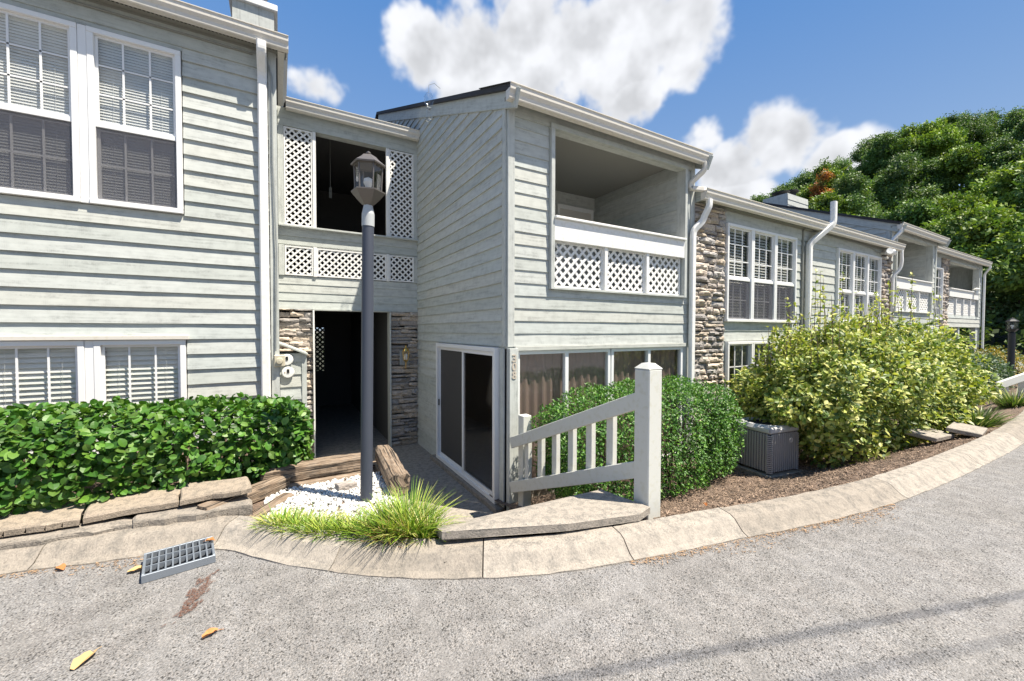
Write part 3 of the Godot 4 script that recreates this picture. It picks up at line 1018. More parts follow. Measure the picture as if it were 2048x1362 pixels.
# blue summer sky with cumulus, by direction
func sky_image() -> ImageTexture:
	var W := 2048
	var H := 1024
	var n1 := FastNoiseLite.new(); n1.seed = 5; n1.frequency = 1.0; n1.fractal_octaves = 5; n1.fractal_gain = 0.62
	var n2 := FastNoiseLite.new(); n2.seed = 9; n2.frequency = 2.2; n2.fractal_octaves = 4
	# clouds: [azimuth deg (0 = -z, + to the right), elevation deg, half width, half height, seed shift]
	var cl := [[17.5, 34, 5, 4.2], [24, 33.5, 7.5, 6], [34, 33.5, 10, 8], [44.5, 33, 9, 7.2], [52, 33.5, 5.5, 5], [46.5, 28.8, 4.5, 3.2],
		[55.2, 23.2, 3.4, 2.6, -0.4], [63.2, 21.2, 5, 4.3], [58.5, 19.5, 4.5, 3.4], [69, 18.3, 4.5, 2.6], [58, 14.5, 8, 4.5], [4, 28.2, 5, 2.4, -0.62],
		[-150, 24, 18, 8], [-110, 38, 14, 7], [110, 22, 13, 7], [160, 34, 16, 8], [-60, 24, 9, 6], [130, 52, 12, 7], [-20, 66, 12, 7]]
	var d := PackedFloat32Array()
	d.resize(W * H * 3)
	for y in H:
		var el := 90.0 - 180.0 * (y + 0.5) / H
		var se := sin(deg_to_rad(el))
		var ce := cos(deg_to_rad(el))
		var f := pow(clampf(1.0 - maxf(se, 0.0), 0.0, 1.0), 2.1)
		var r0 := lerpf(0.026, 0.27, f); var g0 := lerpf(0.115, 0.345, f); var b0 := lerpf(0.31, 0.43, f)
		if el < 0.0: r0 = 0.16; g0 = 0.15; b0 = 0.13
		var near := []
		for q in cl:
			if absf(el - q[1]) < q[3] * 1.9: near.append(q)
		for x in W:
			var r := r0; var g := g0; var b := b0
			if near and el > 0.0:
				var az := wrapf(360.0 * (x + 0.5) / W, -180.0, 180.0)
				var best := -1.0
				var low := 0.0
				for q in near:
					var da: float = wrapf(az - q[0], -180.0, 180.0) * ce / cos(deg_to_rad(q[1]))
					if absf(da) > q[2] * 1.9: continue
					var ex: float = da / q[2]
					var ey: float = (el - q[1]) / q[3]
					var v: float = 1.0 - (ex * ex + ey * ey) + (q[4] if q.size() > 4 else 0.0)
					if v > best:
						best = v
						low = ey
				if best > -0.9:
					var a := deg_to_rad(az)
					var p := Vector3(sin(a) * ce, se, -cos(a) * ce)
					var m := n1.get_noise_3dv(p * 9.0)
					var dens := best * 0.8 + m * 0.75 + 0.06
					var cov := clampf((dens + 0.10) * 1.75, 0.0, 1.0)
					cov = cov * cov * (3.0 - 2.0 * cov)
					if cov > 0.0:
						var m2 := n2.get_noise_3dv(p * 4.0)
						var body := clampf(dens * 1.3, 0.0, 1.0)
						var w := 0.485 - 0.15 * body * clampf(0.45 - low * 0.3 + m2 * 1.6, 0.0, 1.0) + 0.05 * m
						r = lerpf(r, w * 0.975, cov); g = lerpf(g, w * 0.995, cov); b = lerpf(b, w * 1.04, cov)
			var k := (y * W + x) * 3
			d[k] = r; d[k + 1] = g; d[k + 2] = b
	var im := Image.create_from_data(W, H, false, Image.FORMAT_RGBF, d.to_byte_array())
	return ImageTexture.create_from_image(im)

func kz(x: float) -> float:
	for k in KERB.size() - 1:
		if x <= KERB[k + 1].x: return lerpf(KERB[k].y, KERB[k + 1].y, clampf((x - KERB[k].x) / (KERB[k + 1].x - KERB[k].x), 0.0, 1.0))
	return KERB[-1].y

# ground level of the planting bed right of the steps
func soil_y(x: float, z: float) -> float:
	return bed_y(x, z + (-1.5 - kz(x)) * clampf((5.0 + z) / 2.0, 0.0, 1.0))

func strip_grid(cols: Array, uvs: float, color_fn = null) -> ArrayMesh:
	# cols: array of equal-length arrays of points running from near to far; columns run to +x
	var b := MB.new()
	var w := cols.size()
	var h: int = cols[0].size()
	for i in w:
		for j in h:
			var p: Vector3 = cols[i][j]
			var dx: Vector3 = cols[mini(i + 1, w - 1)][j] - cols[maxi(i - 1, 0)][j]
			var dz: Vector3 = cols[i][mini(j + 1, h - 1)] - cols[i][maxi(j - 1, 0)]
			var nn := dx.cross(dz).normalized()
			if nn.y < 0: nn = -nn
			if color_fn != null: b.col = color_fn.call(p)
			b.pt(p, nn, Vector2(p.x, p.z) * uvs)
	for i in w - 1:
		for j in h - 1:
			var k := i * h + j
			var up: bool = (cols[i + 1][j] - cols[i][j]).cross(cols[i][j + 1] - cols[i][j]).y > 0
			var q := [k, k + h, k + h + 1, k + 1]
			if up: b.i.append_array(PackedInt32Array([q[0], q[2], q[1], q[0], q[3], q[2]]))
			else: b.i.append_array(PackedInt32Array([q[0], q[1], q[2], q[0], q[2], q[3]]))
	return b.done(color_fn != null)

func ground() -> void:
	var kp := kerb_pts()
	fn.seed = 3; fn.frequency = 0.35; fn.fractal_octaves = 4
	# far sheet
	var g := MB.new()
	g.quad(Vector3(-400, -1.3, 400), Vector3(400, -1.3, 400), Vector3(400, -1.3, -400), Vector3(-400, -1.3, -400))
	structure("ground", g.done(), M.forest_floor)
	# road
	var fine := FastNoiseLite.new(); fine.seed = 8; fine.frequency = 0.5; fine.fractal_octaves = 4
	var cols := []
	for k in kp.size():
		var p: Vector2 = kp[k]
		var c := []
		for j in 60:
			var f := j / 59.0
			var z := lerpf(p.y - 0.03, 34.0, pow(f, 2.6))
			c.append(Vector3(p.x, -0.002 + 0.004 * fine.get_noise_2d(p.x, z), z))
		cols.append(c)
	var tint := func(p: Vector3) -> Color:
		var a := fine.get_noise_2d(p.x * 1.3 + 40.0, p.z * 1.3)
		var b := fine.get_noise_2d(p.x * 6.0, p.z * 6.0 + 90.0)
		var v := 1.0 + 0.20 * a + 0.10 * b
		return Color(v * 1.01, v, v * 0.985)
	structure("road", strip_grid(cols, 1.0 / 1.15, tint), M.asphalt)
	# rolled concrete kerb in cast lengths
	var kerb := Node3D.new()
	kerb.name = "kerb"
	add_child(kerb)
	kerb.set_meta("kind", "structure")
	var prof := [Vector2(0, -0.06), Vector2(0, 0.006), Vector2(0.045, 0.022), Vector2(0.085, 0.055), Vector2(0.12, 0.088), Vector2(0.16, 0.102), Vector2(0.27, 0.106), Vector2(0.285, 0.095), Vector2(0.285, -0.1)]
	var cuts := [0]
	var last := 0.0
	var run := 0.0
	for k in range(1, kp.size()):
		run += (kp[k] - kp[k - 1]).length()
		var want := 2.6
		if kp[k].x > -1.5 and kp[k].x < 3.0: want = 0.95
		elif kp[k].x < 9: want = 1.9
		if run - last > want:
			cuts.append(k); last = run
	cuts.append(kp.size() - 1)
	for s in cuts.size() - 1:
		var b := MB.new()
		var rings := []
		for k in range(cuts[s], cuts[s + 1] + 1):
			var t: Vector2 = (kp[mini(k + 1, kp.size() - 1)] - kp[maxi(k - 1, 0)]).normalized()
			var inn := Vector2(t.y, -t.x)
			var base: Vector2 = kp[k]
			if k == cuts[s] and s > 0: base += t * 0.004
			if k == cuts[s + 1]: base -= t * 0.004
			var ring := []
			for q in prof:
				var wob: float = 0.006 * fine.get_noise_2d(base.x * 14.0 + q.x * 60.0, base.y * 14.0)
				var pp: Vector2 = base + inn * (q.x + wob)
				ring.append(Vector3(pp.x, q.y + (wob if q.y > 0.0 else 0.0), pp.y))
			rings.append(ring)
		for k in rings.size() - 1:
			for j in prof.size() - 1:
				b.quad(rings[k][j], rings[k + 1][j], rings[k + 1][j + 1], rings[k][j + 1])
		for e in [0, rings.size() - 1]:
			for j in range(1, prof.size() - 1):
				if e == 0: b.tri(rings[e][0], rings[e][j], rings[e][j + 1])
				else: b.tri(rings[e][0], rings[e][j + 1], rings[e][j])
		mi("kerb_block", b.done(), M["concrete" if s % 3 else "concrete_old"] if kp[cuts[s]].x > -0.6 else M.concrete_old, kerb)
	# mulch bed right of the steps
	cols = []
	var x := 2.44
	while x < 44.0:
		var c := []
		var z0 := kz(x) - 0.26
		for j in 30:
			var z := lerpf(z0, -4.85, j / 29.0)
			c.append(Vector3(x, soil_y(x, z) + 0.02 * fn.get_noise_2d(x * 22.0, z * 22.0), z))
		cols.append(c)
		x += 0.09 if x < 10 else 0.5
	structure("mulch_bed", strip_grid(cols, 1.0 / 1.3), M.mulch)
	# planter soil and the bed under the left hedge
	cols = []
	x = -14.0
	while x < 0.96:
		var c := []
		var z0 := kz(x) - 0.22
		var zz := -6.74 if x < 0.04 else -4.42
		for j in 16:
			var z := lerpf(z0, zz, j / 15.0)
			c.append(Vector3(x, 0.075 - 0.03 * absf(z - z0) + 0.012 * fn.get_noise_2d(x * 20.0, z * 20.0), z))
		cols.append(c)
		x += 0.08 if x > -3 else 0.5
	structure("planting_soil", strip_grid(cols, 1.0 / 1.3), M.mulch)
	# sunken patio, passage floor, plinth under the glass door
	var pat := MB.new()
	pat.box(Vector3(1.3, -0.97, -6.25), Vector3(2.46, 0.2, 4.3))
	structure("patio", pat.done(), M.concrete)
	var pas := MB.new()
	pas.box(Vector3(1.25, -0.968, -11.2), Vector3(2.4, 0.2, 5.58))
	structure("passage_floor", pas.done(), M.concrete_grey)
	var st := Node3D.new()
	st.name = "steps"
	add_child(st)
	st.set_meta("kind", "structure")
	for k in 6:
		var y := 0.10 - 0.162 * (k + 1)
		one_box("step", Vector3(1.68, y - 0.11, -2.60 - 0.31 * k - 0.17), Vector3(1.5, 0.22, 0.35), M.concrete, st, 0.012)
	# landing slab, its front edge running beside the kerb
	var b := MB.new()
	var poly := [Vector2(0.90, -2.46), Vector2(1.25, -2.335), Vector2(1.7, -2.17), Vector2(2.26, -2.05), Vector2(2.43, -2.1), Vector2(2.43, -2.64), Vector2(0.92, -2.64)]
	var tops := []
	for q in poly: tops.append(Vector3(q.x, 0.195 - 0.035 * (q.x - 0.9) / 1.5 - (0.05 if q.y < -2.6 else 0.0), q.y))
	for k in range(1, poly.size() - 1): b.tri(tops[0], tops[k], tops[k + 1])
	for k in poly.size():
		var k2 := (k + 1) % poly.size()
		b.quad(tops[k] - Vector3(0, 0.05, 0), tops[k2] - Vector3(0, 0.05, 0), tops[k2], tops[k])
	for k in range(1, poly.size() - 1): b.tri(tops[0] - Vector3(0, 0.055, 0), tops[k + 1] - Vector3(0, 0.05, 0), tops[k] - Vector3(0, 0.05, 0))
	mi("landing_slab", b.done(), M.concrete, st)
	one_box("landing_base", Vector3(1.68, -0.22, -2.5), Vector3(1.46, 0.56, 0.28), M.soil, st)

# ---------------------------------------------------------------- buildings
func left_house() -> void:
	var t := thing("clapboard_house", "grey clapboard house at the left edge with two storeys of white grid windows", "building")
	var zf := -6.73
	var open := [[9 - 2.89, 9 - 1.05, 2.99, 5.08], [9 - 2.89, 9 - 1.05, -0.1, 1.38]]
	var b := MB.new()
	b.uo = Vector2(3, 2)
	backing(b, Vector3(-9, 0, zf), Vector3.RIGHT, Vector3(0, 0, 1), 9.0, -0.95, 5.42, 0.12, open)
	b.box(Vector3(-0.06, 2.2, -9.5), Vector3(0.12, 6.4, 5.3))
	b.box(Vector3(-8.94, 2.2, -9.5), Vector3(0.12, 6.4, 5.3))
	b.box(Vector3(-4.5, 2.2, -12.2), Vector3(9, 6.4, 0.12))
	var wall := mi("wall", b.done(), M.siding, t)
	siding(wall, Vector3(-9, 0, zf), Vector3.RIGHT, Vector3(0, 0, 1), 8.9, -0.82, 5.4, 0.2, 0.033, open)
	trim(t, "corner_board", Vector3(-0.05, 2.25, zf + 0.02), Vector3(0.10, 6.3, 0.05))
	var names2 := ["right-hand", "left-hand"]
	for k in 2:
		var x0 := -1.93 - 0.95 * k
		window(t, Vector3(x0, 3.0, zf + 0.008), 0.87, 2.07, 0.95, 3, 3, 2)
		window(t, Vector3(x0, -0.1, zf + 0.008), 0.87, 1.47, -1.0, 3, 1, 0, 0.06, false)
		blind(Vector3(x0 + 0.08, 3.05, zf - 0.05), 0.71, 1.97, 0.0345, 1.2, true, ["closed grey blind in upper window nearest the white downspout", "closed grey blind in upper window at left picture edge"][k], "blinds in the left house", "slat_grey")
		blind(Vector3(x0 + 0.08, -0.05, zf - 0.06), 0.71, 1.37, 0.062, 1.05, false, ["white wide-slat blind in lower window nearest the white downspout", "white wide-slat blind in lower window at left picture edge"][k], "blinds in the left house")
	trim(t, "mullion", Vector3(-1.97, 4.035, zf + 0.014), Vector3(0.076, 2.07, 0.06), "vinyl")
	trim(t, "mullion", Vector3(-1.97, 0.635, zf + 0.014), Vector3(0.076, 1.47, 0.06), "vinyl")
	trim(t, "drip_cap", Vector3(-1.965, 1.40, zf + 0.04), Vector3(1.88, 0.05, 0.08), "gutter")
	# rooms behind the blinds
	for y in [[2.3, 5.3], [-0.5, 2.2]]:
		one_box("interior_wall", Vector3(-2, (y[0] + y[1]) * 0.5, zf - 1.2), Vector3(3.4, y[1] - y[0], 0.06), M.room, t)
	one_box("floor", Vector3(-4.5, 2.25, -9.4), Vector3(8.8, 0.1, 5.2), M.room, t)
	# eaves
	trim(t, "frieze_board", Vector3(-4.5, 5.27, zf + 0.018), Vector3(9.0, 0.26, 0.03), "siding_dull")
	soffit(t, -9.2, 0.13, -6.55, zf, 5.405)
	gutter(t, Vector3(-9.2, 5.36, -6.53), Vector3(0.15, 5.36, -6.53), Vector3(0, 0, 1))
	trim(t, "fascia", Vector3(-4.53, 5.45, -6.546), Vector3(9.34, 0.14, 0.03), "gutter", 0.0)
	gutter(t, Vector3(0.02, 5.36, -6.56), Vector3(0.02, 5.36, -8.10), Vector3(1, 0, 0))
	sloped_roof(t, -9.2, 0.12, -6.5, 5.46, -12.0, 0.4167, 0.07)
	downspout(t, [Vector3(-0.17, 5.38, -6.46), Vector3(-0.17, 5.26, -6.46), Vector3(-0.17, 5.05, -6.66), Vector3(-0.17, -0.6, -6.66)], "white", 0.115, 0.075)
	# service cable and pipe
	var w := MB.new()
	w.tube([Vector3(-9, 5.30, zf + 0.05), Vector3(-0.28, 5.30, zf + 0.05)], 0.012, 0.012, 6)
	mi("conduit", w.done(), M.soffit, t)
	var w2 := MB.new()
	w2.tube([Vector3(-0.28, 5.33, zf + 0.06), Vector3(-0.12, 5.30, zf + 0.07), Vector3(-0.055, 5.05, zf + 0.07), Vector3(-0.055, 3.9, zf + 0.07), Vector3(-0.02, 2.6, zf + 0.08), Vector3(-0.045, 1.2, zf + 0.07)], 0.011, 0.011, 6)
	mi("cable", w2.done(), M.plate, t)
	# chimney: boarded box with a white cap and steel flue
	var ch := MB.new()
	ch.box(Vector3(-0.30, 5.9, -8.0), Vector3(0.56, 1.5, 0.6))
	var chim := mi("chimney", ch.done(), M.siding, t)
	one_box("cap", Vector3(-0.30, 6.69, -8.0), Vector3(0.66, 0.10, 0.7), M.white, chim, 0.008)
	var fl := MB.new()
	fl.lathe(Vector3(-0.27, 6.74, -8.0), [[0.15, 0.0], [0.15, 0.32], [0.19, 0.33], [0.19, 0.42], [0.15, 0.43]], 18)
	mi("flue", fl.done(), M.flue, chim)
	# meter cupboard in the corner
	var c := thing("meter_cupboard", "narrow grey boarded cupboard with a sloping lid between house and stone", "cupboard", Vector3(0.0, -0.87, -7.35))
	var cb := MB.new()
	cb.box(Vector3(0.185, 1.0, -0.4), Vector3(0.37, 2.0, 0.78))
	var box := mi("carcass", cb.done(), M.siding_dull, c)
	siding_local(box, Vector3(0.005, 0.0, 0.0), 0.31, 0.06, 1.98, 0.2, 0.024)
	one_box("corner_post", Vector3(0.345, 1.0, 0.01), Vector3(0.07, 2.0, 0.05), M.siding_cool, c, 0.003)
	one_box("lid", Vector3(0.19, 2.07, -0.36), Vector3(0.45, 0.03, 0.9), M.siding_dull, c, 0.004, Basis(Vector3.BACK, -0.42))
	for k in 2:
		var mtr := thing("electric_meter", ["upper round white electric meter on the meter cupboard", "lower round white electric meter on the meter cupboard"][k], "meter", Vector3(0.10 + 0.015 * k, 1.03 - 0.2 * k, -7.31), "electric meters")
		var d := MB.new()
		d.lathe(Vector3.ZERO, [[0.088, 0.0], [0.09, 0.02], [0.08, 0.03], [0.0, 0.035]], 20)
		var dm := mi("dial", d.done(), M.white, mtr)
		dm.rotation.x = PI / 2
		one_box("display", Vector3(0.0, 0.02, 0.036), Vector3(0.035, 0.06, 0.012), M.black, mtr, 0.003)
		one_box("mark", Vector3(-0.045, 0.0, 0.034), Vector3(0.008, 0.02, 0.006), M.brass, mtr)
	var jb := thing("junction_box", "small beige cable box on the corner board of the left house", "junction box", Vector3(0.0, 1.06, -6.66))
	one_box("case", Vector3(0, 0, 0), Vector3(0.14, 0.17, 0.07), M.beige, jb, 0.012)
	var jd := MB.new()
	jd.lathe(Vector3.ZERO, [[0.045, 0.0], [0.04, 0.03], [0.0, 0.035]], 14)
	var kn := mi("knob", jd.done(), M.beige, jb)
	kn.rotation.x = PI / 2
	kn.position = Vector3(0, 0, 0.035)

# boards in a thing's own space (front faces +z)
func siding_local(parent: Node, o: Vector3, l: float, y0: float, y1: float, pitch: float, d: float) -> void:
	var y := y0
	while y < y1 - 0.02:
		board(parent, o + Vector3(0, y, 0), Vector3.RIGHT, Vector3(0, 0, 1), l, minf(pitch, y1 - y), d)
		y += pitch

func entry_block() -> void:
	var t := thing("entry_house", "entry block with white lattice screens above a dark doorway between stone piers", "building")
	var zf := -8.3
	var nz := Vector3(0, 0, 1)
	var open := [[0.56, 1.92, -0.9, 1.86], [0.06, 2.48, 2.48, 3.02], [0.06, 2.48, 3.37, 5.12]]
	var b := MB.new()
	backing(b, Vector3(0.0, 0, zf), Vector3.RIGHT, nz, 2.52, -0.95, 5.45, 0.14, open)
	var wall := mi("wall", b.done(), M.siding, t)
	siding(wall, Vector3(0.0, 0, zf), Vector3.RIGHT, nz, 2.51, 1.88, 2.46, 0.15, 0.016)
	siding(wall, Vector3(0.0, 0, zf), Vector3.RIGHT, nz, 2.51, 3.04, 3.34, 0.15, 0.02)
	trim(t, "sill", Vector3(1.26, 3.355, zf + 0.03), Vector3(2.5, 0.03, 0.14))
	trim(t, "header_board", Vector3(1.26, 5.26, zf + 0.015), Vector3(2.5, 0.28, 0.05), "siding_dull")
	for x in [0.05, 2.47]:
		trim(t, "post", Vector3(x, 4.24, zf + 0.012), Vector3(0.09, 1.76, 0.05))
		trim(t, "post", Vector3(x, 2.75, zf + 0.012), Vector3(0.09, 0.54, 0.05))
	for x in [0.585, 1.90]:
		trim(t, "post", Vector3(x, 4.245, zf + 0.012), Vector3(0.055, 1.74, 0.06), "white")
		trim(t, "post", Vector3(x, 2.75, zf + 0.012), Vector3(0.055, 0.54, 0.06), "white")
	lattice(t, Vector3(0.10, 3.375, zf + 0.012), Vector3.RIGHT, nz, 0.455, 1.735, 0.118)
	lattice(t, Vector3(1.93, 3.375, zf + 0.012), Vector3.RIGHT, nz, 0.495, 1.735, 0.118)
	lattice(t, Vector3(0.10, 2.49, zf + 0.012), Vector3.RIGHT, nz, 0.455, 0.52, 0.118)
	lattice(t, Vector3(0.615, 2.49, zf + 0.012), Vector3.RIGHT, nz, 1.255, 0.52, 0.118)
	lattice(t, Vector3(1.93, 2.49, zf + 0.012), Vector3.RIGHT, nz, 0.495, 0.52, 0.118)
	pier(t, Vector3(0.0, -0.87, zf), 0.535, 2.74)
	pier(t, Vector3(1.945, -0.87, zf), 0.565, 2.74)
	trim(t, "door_jamb", Vector3(0.548, 0.5, zf + 0.015), Vector3(0.028, 2.72, 0.14), "white")
	trim(t, "door_jamb", Vector3(1.932, 0.5, zf + 0.015), Vector3(0.028, 2.72, 0.14), "siding")
	trim(t, "door_head", Vector3(1.24, 1.875, zf + 0.02), Vector3(1.42, 0.03, 0.12), "siding_dull")
	# rooms: passage below, porch above
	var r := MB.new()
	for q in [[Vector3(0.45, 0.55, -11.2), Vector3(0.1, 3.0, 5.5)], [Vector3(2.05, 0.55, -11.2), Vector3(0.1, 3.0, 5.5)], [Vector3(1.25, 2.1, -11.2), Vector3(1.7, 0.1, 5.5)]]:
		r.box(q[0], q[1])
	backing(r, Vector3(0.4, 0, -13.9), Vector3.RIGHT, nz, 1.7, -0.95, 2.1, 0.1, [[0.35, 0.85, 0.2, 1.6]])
	mi("passage_walls", r.done(), M.interior_shade, t)
	lattice(t, Vector3(0.75, 0.2, -13.92), Vector3.RIGHT, nz, 0.5, 1.4, 0.15, 0.05, true, "interior_shade")  # strips coloured near-black to read as silhouettes against the bright garden
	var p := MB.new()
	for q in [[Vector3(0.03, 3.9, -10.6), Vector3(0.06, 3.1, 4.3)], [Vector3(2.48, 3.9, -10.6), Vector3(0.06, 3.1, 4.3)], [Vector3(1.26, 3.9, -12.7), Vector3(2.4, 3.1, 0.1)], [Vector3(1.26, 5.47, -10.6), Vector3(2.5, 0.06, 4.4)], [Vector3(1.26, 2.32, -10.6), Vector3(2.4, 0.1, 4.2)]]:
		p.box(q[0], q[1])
	mi("porch_walls", p.done(), M.interior_shade, t)
	soffit(t, 0.12, 2.5, -8.20, zf, 5.40)
	gutter(t, Vector3(0.14, 5.36, -8.19), Vector3(2.50, 5.36, -8.19), nz)
	trim(t, "fascia", Vector3(1.32, 5.44, -8.205), Vector3(2.36, 0.15, 0.03), "gutter", 0.0)
	sloped_roof(t, 0.13, 2.5, -8.16, 5.48, -12.5, 0.4167, 0.06)
	# hanging wind chime in the porch
	var wc := thing("wind_chime", "thin dark wind chime hanging in the dark upper porch", "wind chime", Vector3(0.95, 4.45, -9.2))
	one_box("cord", Vector3(0, 0.5, 0), Vector3(0.006, 1.0, 0.006), M.soffit, wc)
	for k in 3: one_box("pipe", Vector3(-0.02 + 0.02 * k, -0.1, 0.01 * (k % 2)), Vector3(0.008, 0.22, 0.008), M.soffit, wc)
	# wall lantern on the right pier
	var l := thing("wall_lantern", "brass wall lantern on a grey plate beside the dark doorway", "wall lamp", Vector3(2.21, 0.98, zf + 0.05))
	one_box("back_plate", Vector3(0.0, -0.04, 0.03), Vector3(0.19, 0.30, 0.04), M.plate, l, 0.006)
	var lb := MB.new()
	lb.lathe(Vector3(0, -0.12, 0.14), [[0.02, 0.0], [0.05, 0.03], [0.028, 0.05]], 12)
	lb.lathe(Vector3(0, 0.1, 0.14), [[0.072, 0.0], [0.05, 0.05], [0.022, 0.075], [0.012, 0.1], [0.02, 0.115], [0.0, 0.13]], 12)
	for k in 6:
		var a := TAU * k / 6
		lb.tube([Vector3(cos(a) * 0.045, -0.08, 0.14 + sin(a) * 0.045), Vector3(cos(a) * 0.07, 0.1, 0.14 + sin(a) * 0.07)], 0.006, 0.006, 5)
	lb.tube([Vector3(0, -0.12, 0.14), Vector3(0, -0.26, 0.13)], 0.012, 0.006, 8)
	lb.tube([Vector3(0, -0.1, 0.04), Vector3(0, -0.14, 0.14)], 0.01, 0.01, 8)
	mi("frame", lb.done(), M.brass, l)
	var gb := MB.new()
	gb.lathe(Vector3(0, -0.08, 0.14), [[0.03, 0.0], [0.042, 0.05], [0.03, 0.12], [0.0, 0.14]], 12)
	mi("bulb", gb.done(), M.bulb, l)

# projecting bay with an open balcony; near one has glass doors at its foot, the far one is its mirror
func bay(x0: float, far: bool) -> void:
	var W := 3.68
	var zf := -4.5
	var nz := Vector3(0, 0, 1)
	var t := thing("balcony_bay", "far grey bay with white lattice balcony above the yellow-green shrub" if far else "near grey bay with lattice balcony above brown-curtained glass and number 308", "building")
	var x1 := x0 + W
	var ol := 0.70 if not far else 0.30      # opening, measured from x0
	var orr := 3.39 if not far else 3.17
	# front
	var open := [[ol, orr, 2.08, 4.2]]
	if not far: open.append([0.13, 3.44, -0.62, 1.24])
	var b := MB.new()
	b.uo = Vector2(1.7, 0.4)
	backing(b, Vector3(x0, 0, zf), Vector3.RIGHT, nz, W, -0.95, 4.42, 0.1, open)
	var wall := mi("front_wall", b.done(), M.siding, t)
	var y0 := 1.295 if not far else -0.9
	var so := [[ol - 0.06, orr + 0.3, 2.06, 4.4]] if not far else [[-0.1, orr + 0.06, 2.06, 4.4]]
	siding(wall, Vector3(x0 + 0.1, 0, zf), Vector3.RIGHT, nz, W - 0.2, y0, 4.22, 0.165, 0.018, [[so[0][0] - 0.1, so[0][1] - 0.1, so[0][2], so[0][3]]])
	trim(t, "frieze_board", Vector3(x0 + W * 0.5, 4.33, zf + 0.014), Vector3(W - 0.2, 0.2, 0.024), "siding_dull")
	trim(t, "corner_board", Vector3(x0 + 0.05, (4.42 + 1.29) * 0.5, zf + 0.014), Vector3(0.1, 4.42 - 1.29, 0.028))
	trim(t, "corner_board", Vector3(x1 - 0.05, (4.42 + 1.29) * 0.5, zf + 0.014), Vector3(0.1, 4.42 - 1.29, 0.028))
	for q in [ol, orr]:
		var s: float = -1.0 if q == ol else 1.0
		trim(t, "opening_post", Vector3(x0 + q + s * 0.025, 3.13, zf - 0.024), Vector3(0.06, 2.14, 0.178))
	if not far: trim(t, "side_panel", Vector3(x0 + 3.52, 3.13, zf + 0.006), Vector3(0.14, 2.14, 0.012), "siding_cool")
	trim(t, "header_beam", Vector3(x0 + (ol + orr) * 0.5, 4.235, zf - 0.02), Vector3(orr - ol + 0.12, 0.07, 0.17), "siding_dull")
	# balcony rail and lattice
	var yl := 2.095
	trim(t, "rail_board", Vector3(x0 + (ol + orr) * 0.5, 2.865, zf + 0.035), Vector3(orr - ol + 0.02, 0.29, 0.05), "white", 0.005)
	trim(t, "rail_cap", Vector3(x0 + (ol + orr) * 0.5, 3.028, zf + 0.0), Vector3(orr - ol, 0.035, 0.2), "white", 0.006)
	var parts := 3
	var px := [ol, lerpf(ol, orr, 0.355), lerpf(ol, orr, 0.68), orr] if not far else [ol, lerpf(ol, orr, 0.30), lerpf(ol, orr, 0.66), orr]
	for k in parts:
		lattice(t, Vector3(x0 + px[k] + 0.03, yl, zf - 0.02), Vector3.RIGHT, nz, px[k + 1] - px[k] - 0.06, 0.63, 0.14, 0.036, far)
		if k > 0: trim(t, "lattice_post", Vector3(x0 + px[k], yl + 0.315, zf - 0.005), Vector3(0.06, 0.63, 0.09), "white")
	trim(t, "sill_board", Vector3(x0 + (ol + orr) * 0.5, 2.075, zf + 0.012), Vector3(orr - ol + 0.1, 0.03, 0.1))
	# balcony room: floor, ceiling, back and side walls
	var zi := -6.7
	one_box("balcony_floor", Vector3(x0 + W * 0.5, 1.98, (zf + zi) * 0.5 - 0.05), Vector3(W - 0.2, 0.12, zf - zi - 0.1), M.siding_dull, t)
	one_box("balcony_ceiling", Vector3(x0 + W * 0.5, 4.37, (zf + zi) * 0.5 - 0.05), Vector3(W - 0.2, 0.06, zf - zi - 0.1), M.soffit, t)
	var bw := MB.new()
	bw.box(Vector3(x0 + W * 0.5, 3.2, zi - 0.05), Vector3(W - 0.1, 2.5, 0.1))
	bw.box(Vector3(x0 + orr + 0.06, 3.2, (zf + zi) * 0.5 - 0.05), Vector3(0.1, 2.4, zf - zi - 0.1))
	bw.box(Vector3(x0 + ol - 0.06, 3.2, (zf + zi) * 0.5 - 0.05), Vector3(0.1, 2.4, zf - zi - 0.1))
	var rm := mi("balcony_walls", bw.done(), M.siding, t)
	siding(rm, Vector3(x0 + orr + 0.01, 0, zi), Vector3(0, 0, 1), Vector3(-1, 0, 0), zf - zi - 0.1, 2.04, 4.32, 0.19, 0.022)
	siding(rm, Vector3(x0 + ol - 0.01, 0, zi), Vector3.RIGHT, nz, orr - ol + 0.02, 2.04, 4.32, 0.19, 0.022, [[1.78, 2.74, 2.0, 4.06]] if not far else [])
	if not far:
		var dr := one_box("door", Vector3(5.35, 3.02, zi + 0.03), Vector3(0.92, 2.06, 0.06), M.door_paint, t, 0.004)
		one_box("casing", Vector3(5.35, 4.02, zi + 0.045), Vector3(0.94, 0.08, 0.07), M.white, dr, 0.004)
		for s in [-1, 1]: one_box("casing", Vector3(5.35 + s * 0.44, 2.98, zi + 0.045), Vector3(0.06, 2.0, 0.07), M.white, dr, 0.004)
		one_box("panel", Vector3(5.35, 3.6, zi + 0.066), Vector3(0.56, 0.5, 0.014), M.door_paint, dr, 0.006)
	# side walls up to the rake, then the roof
	var rk := 0.4167
	var ry := 4.40
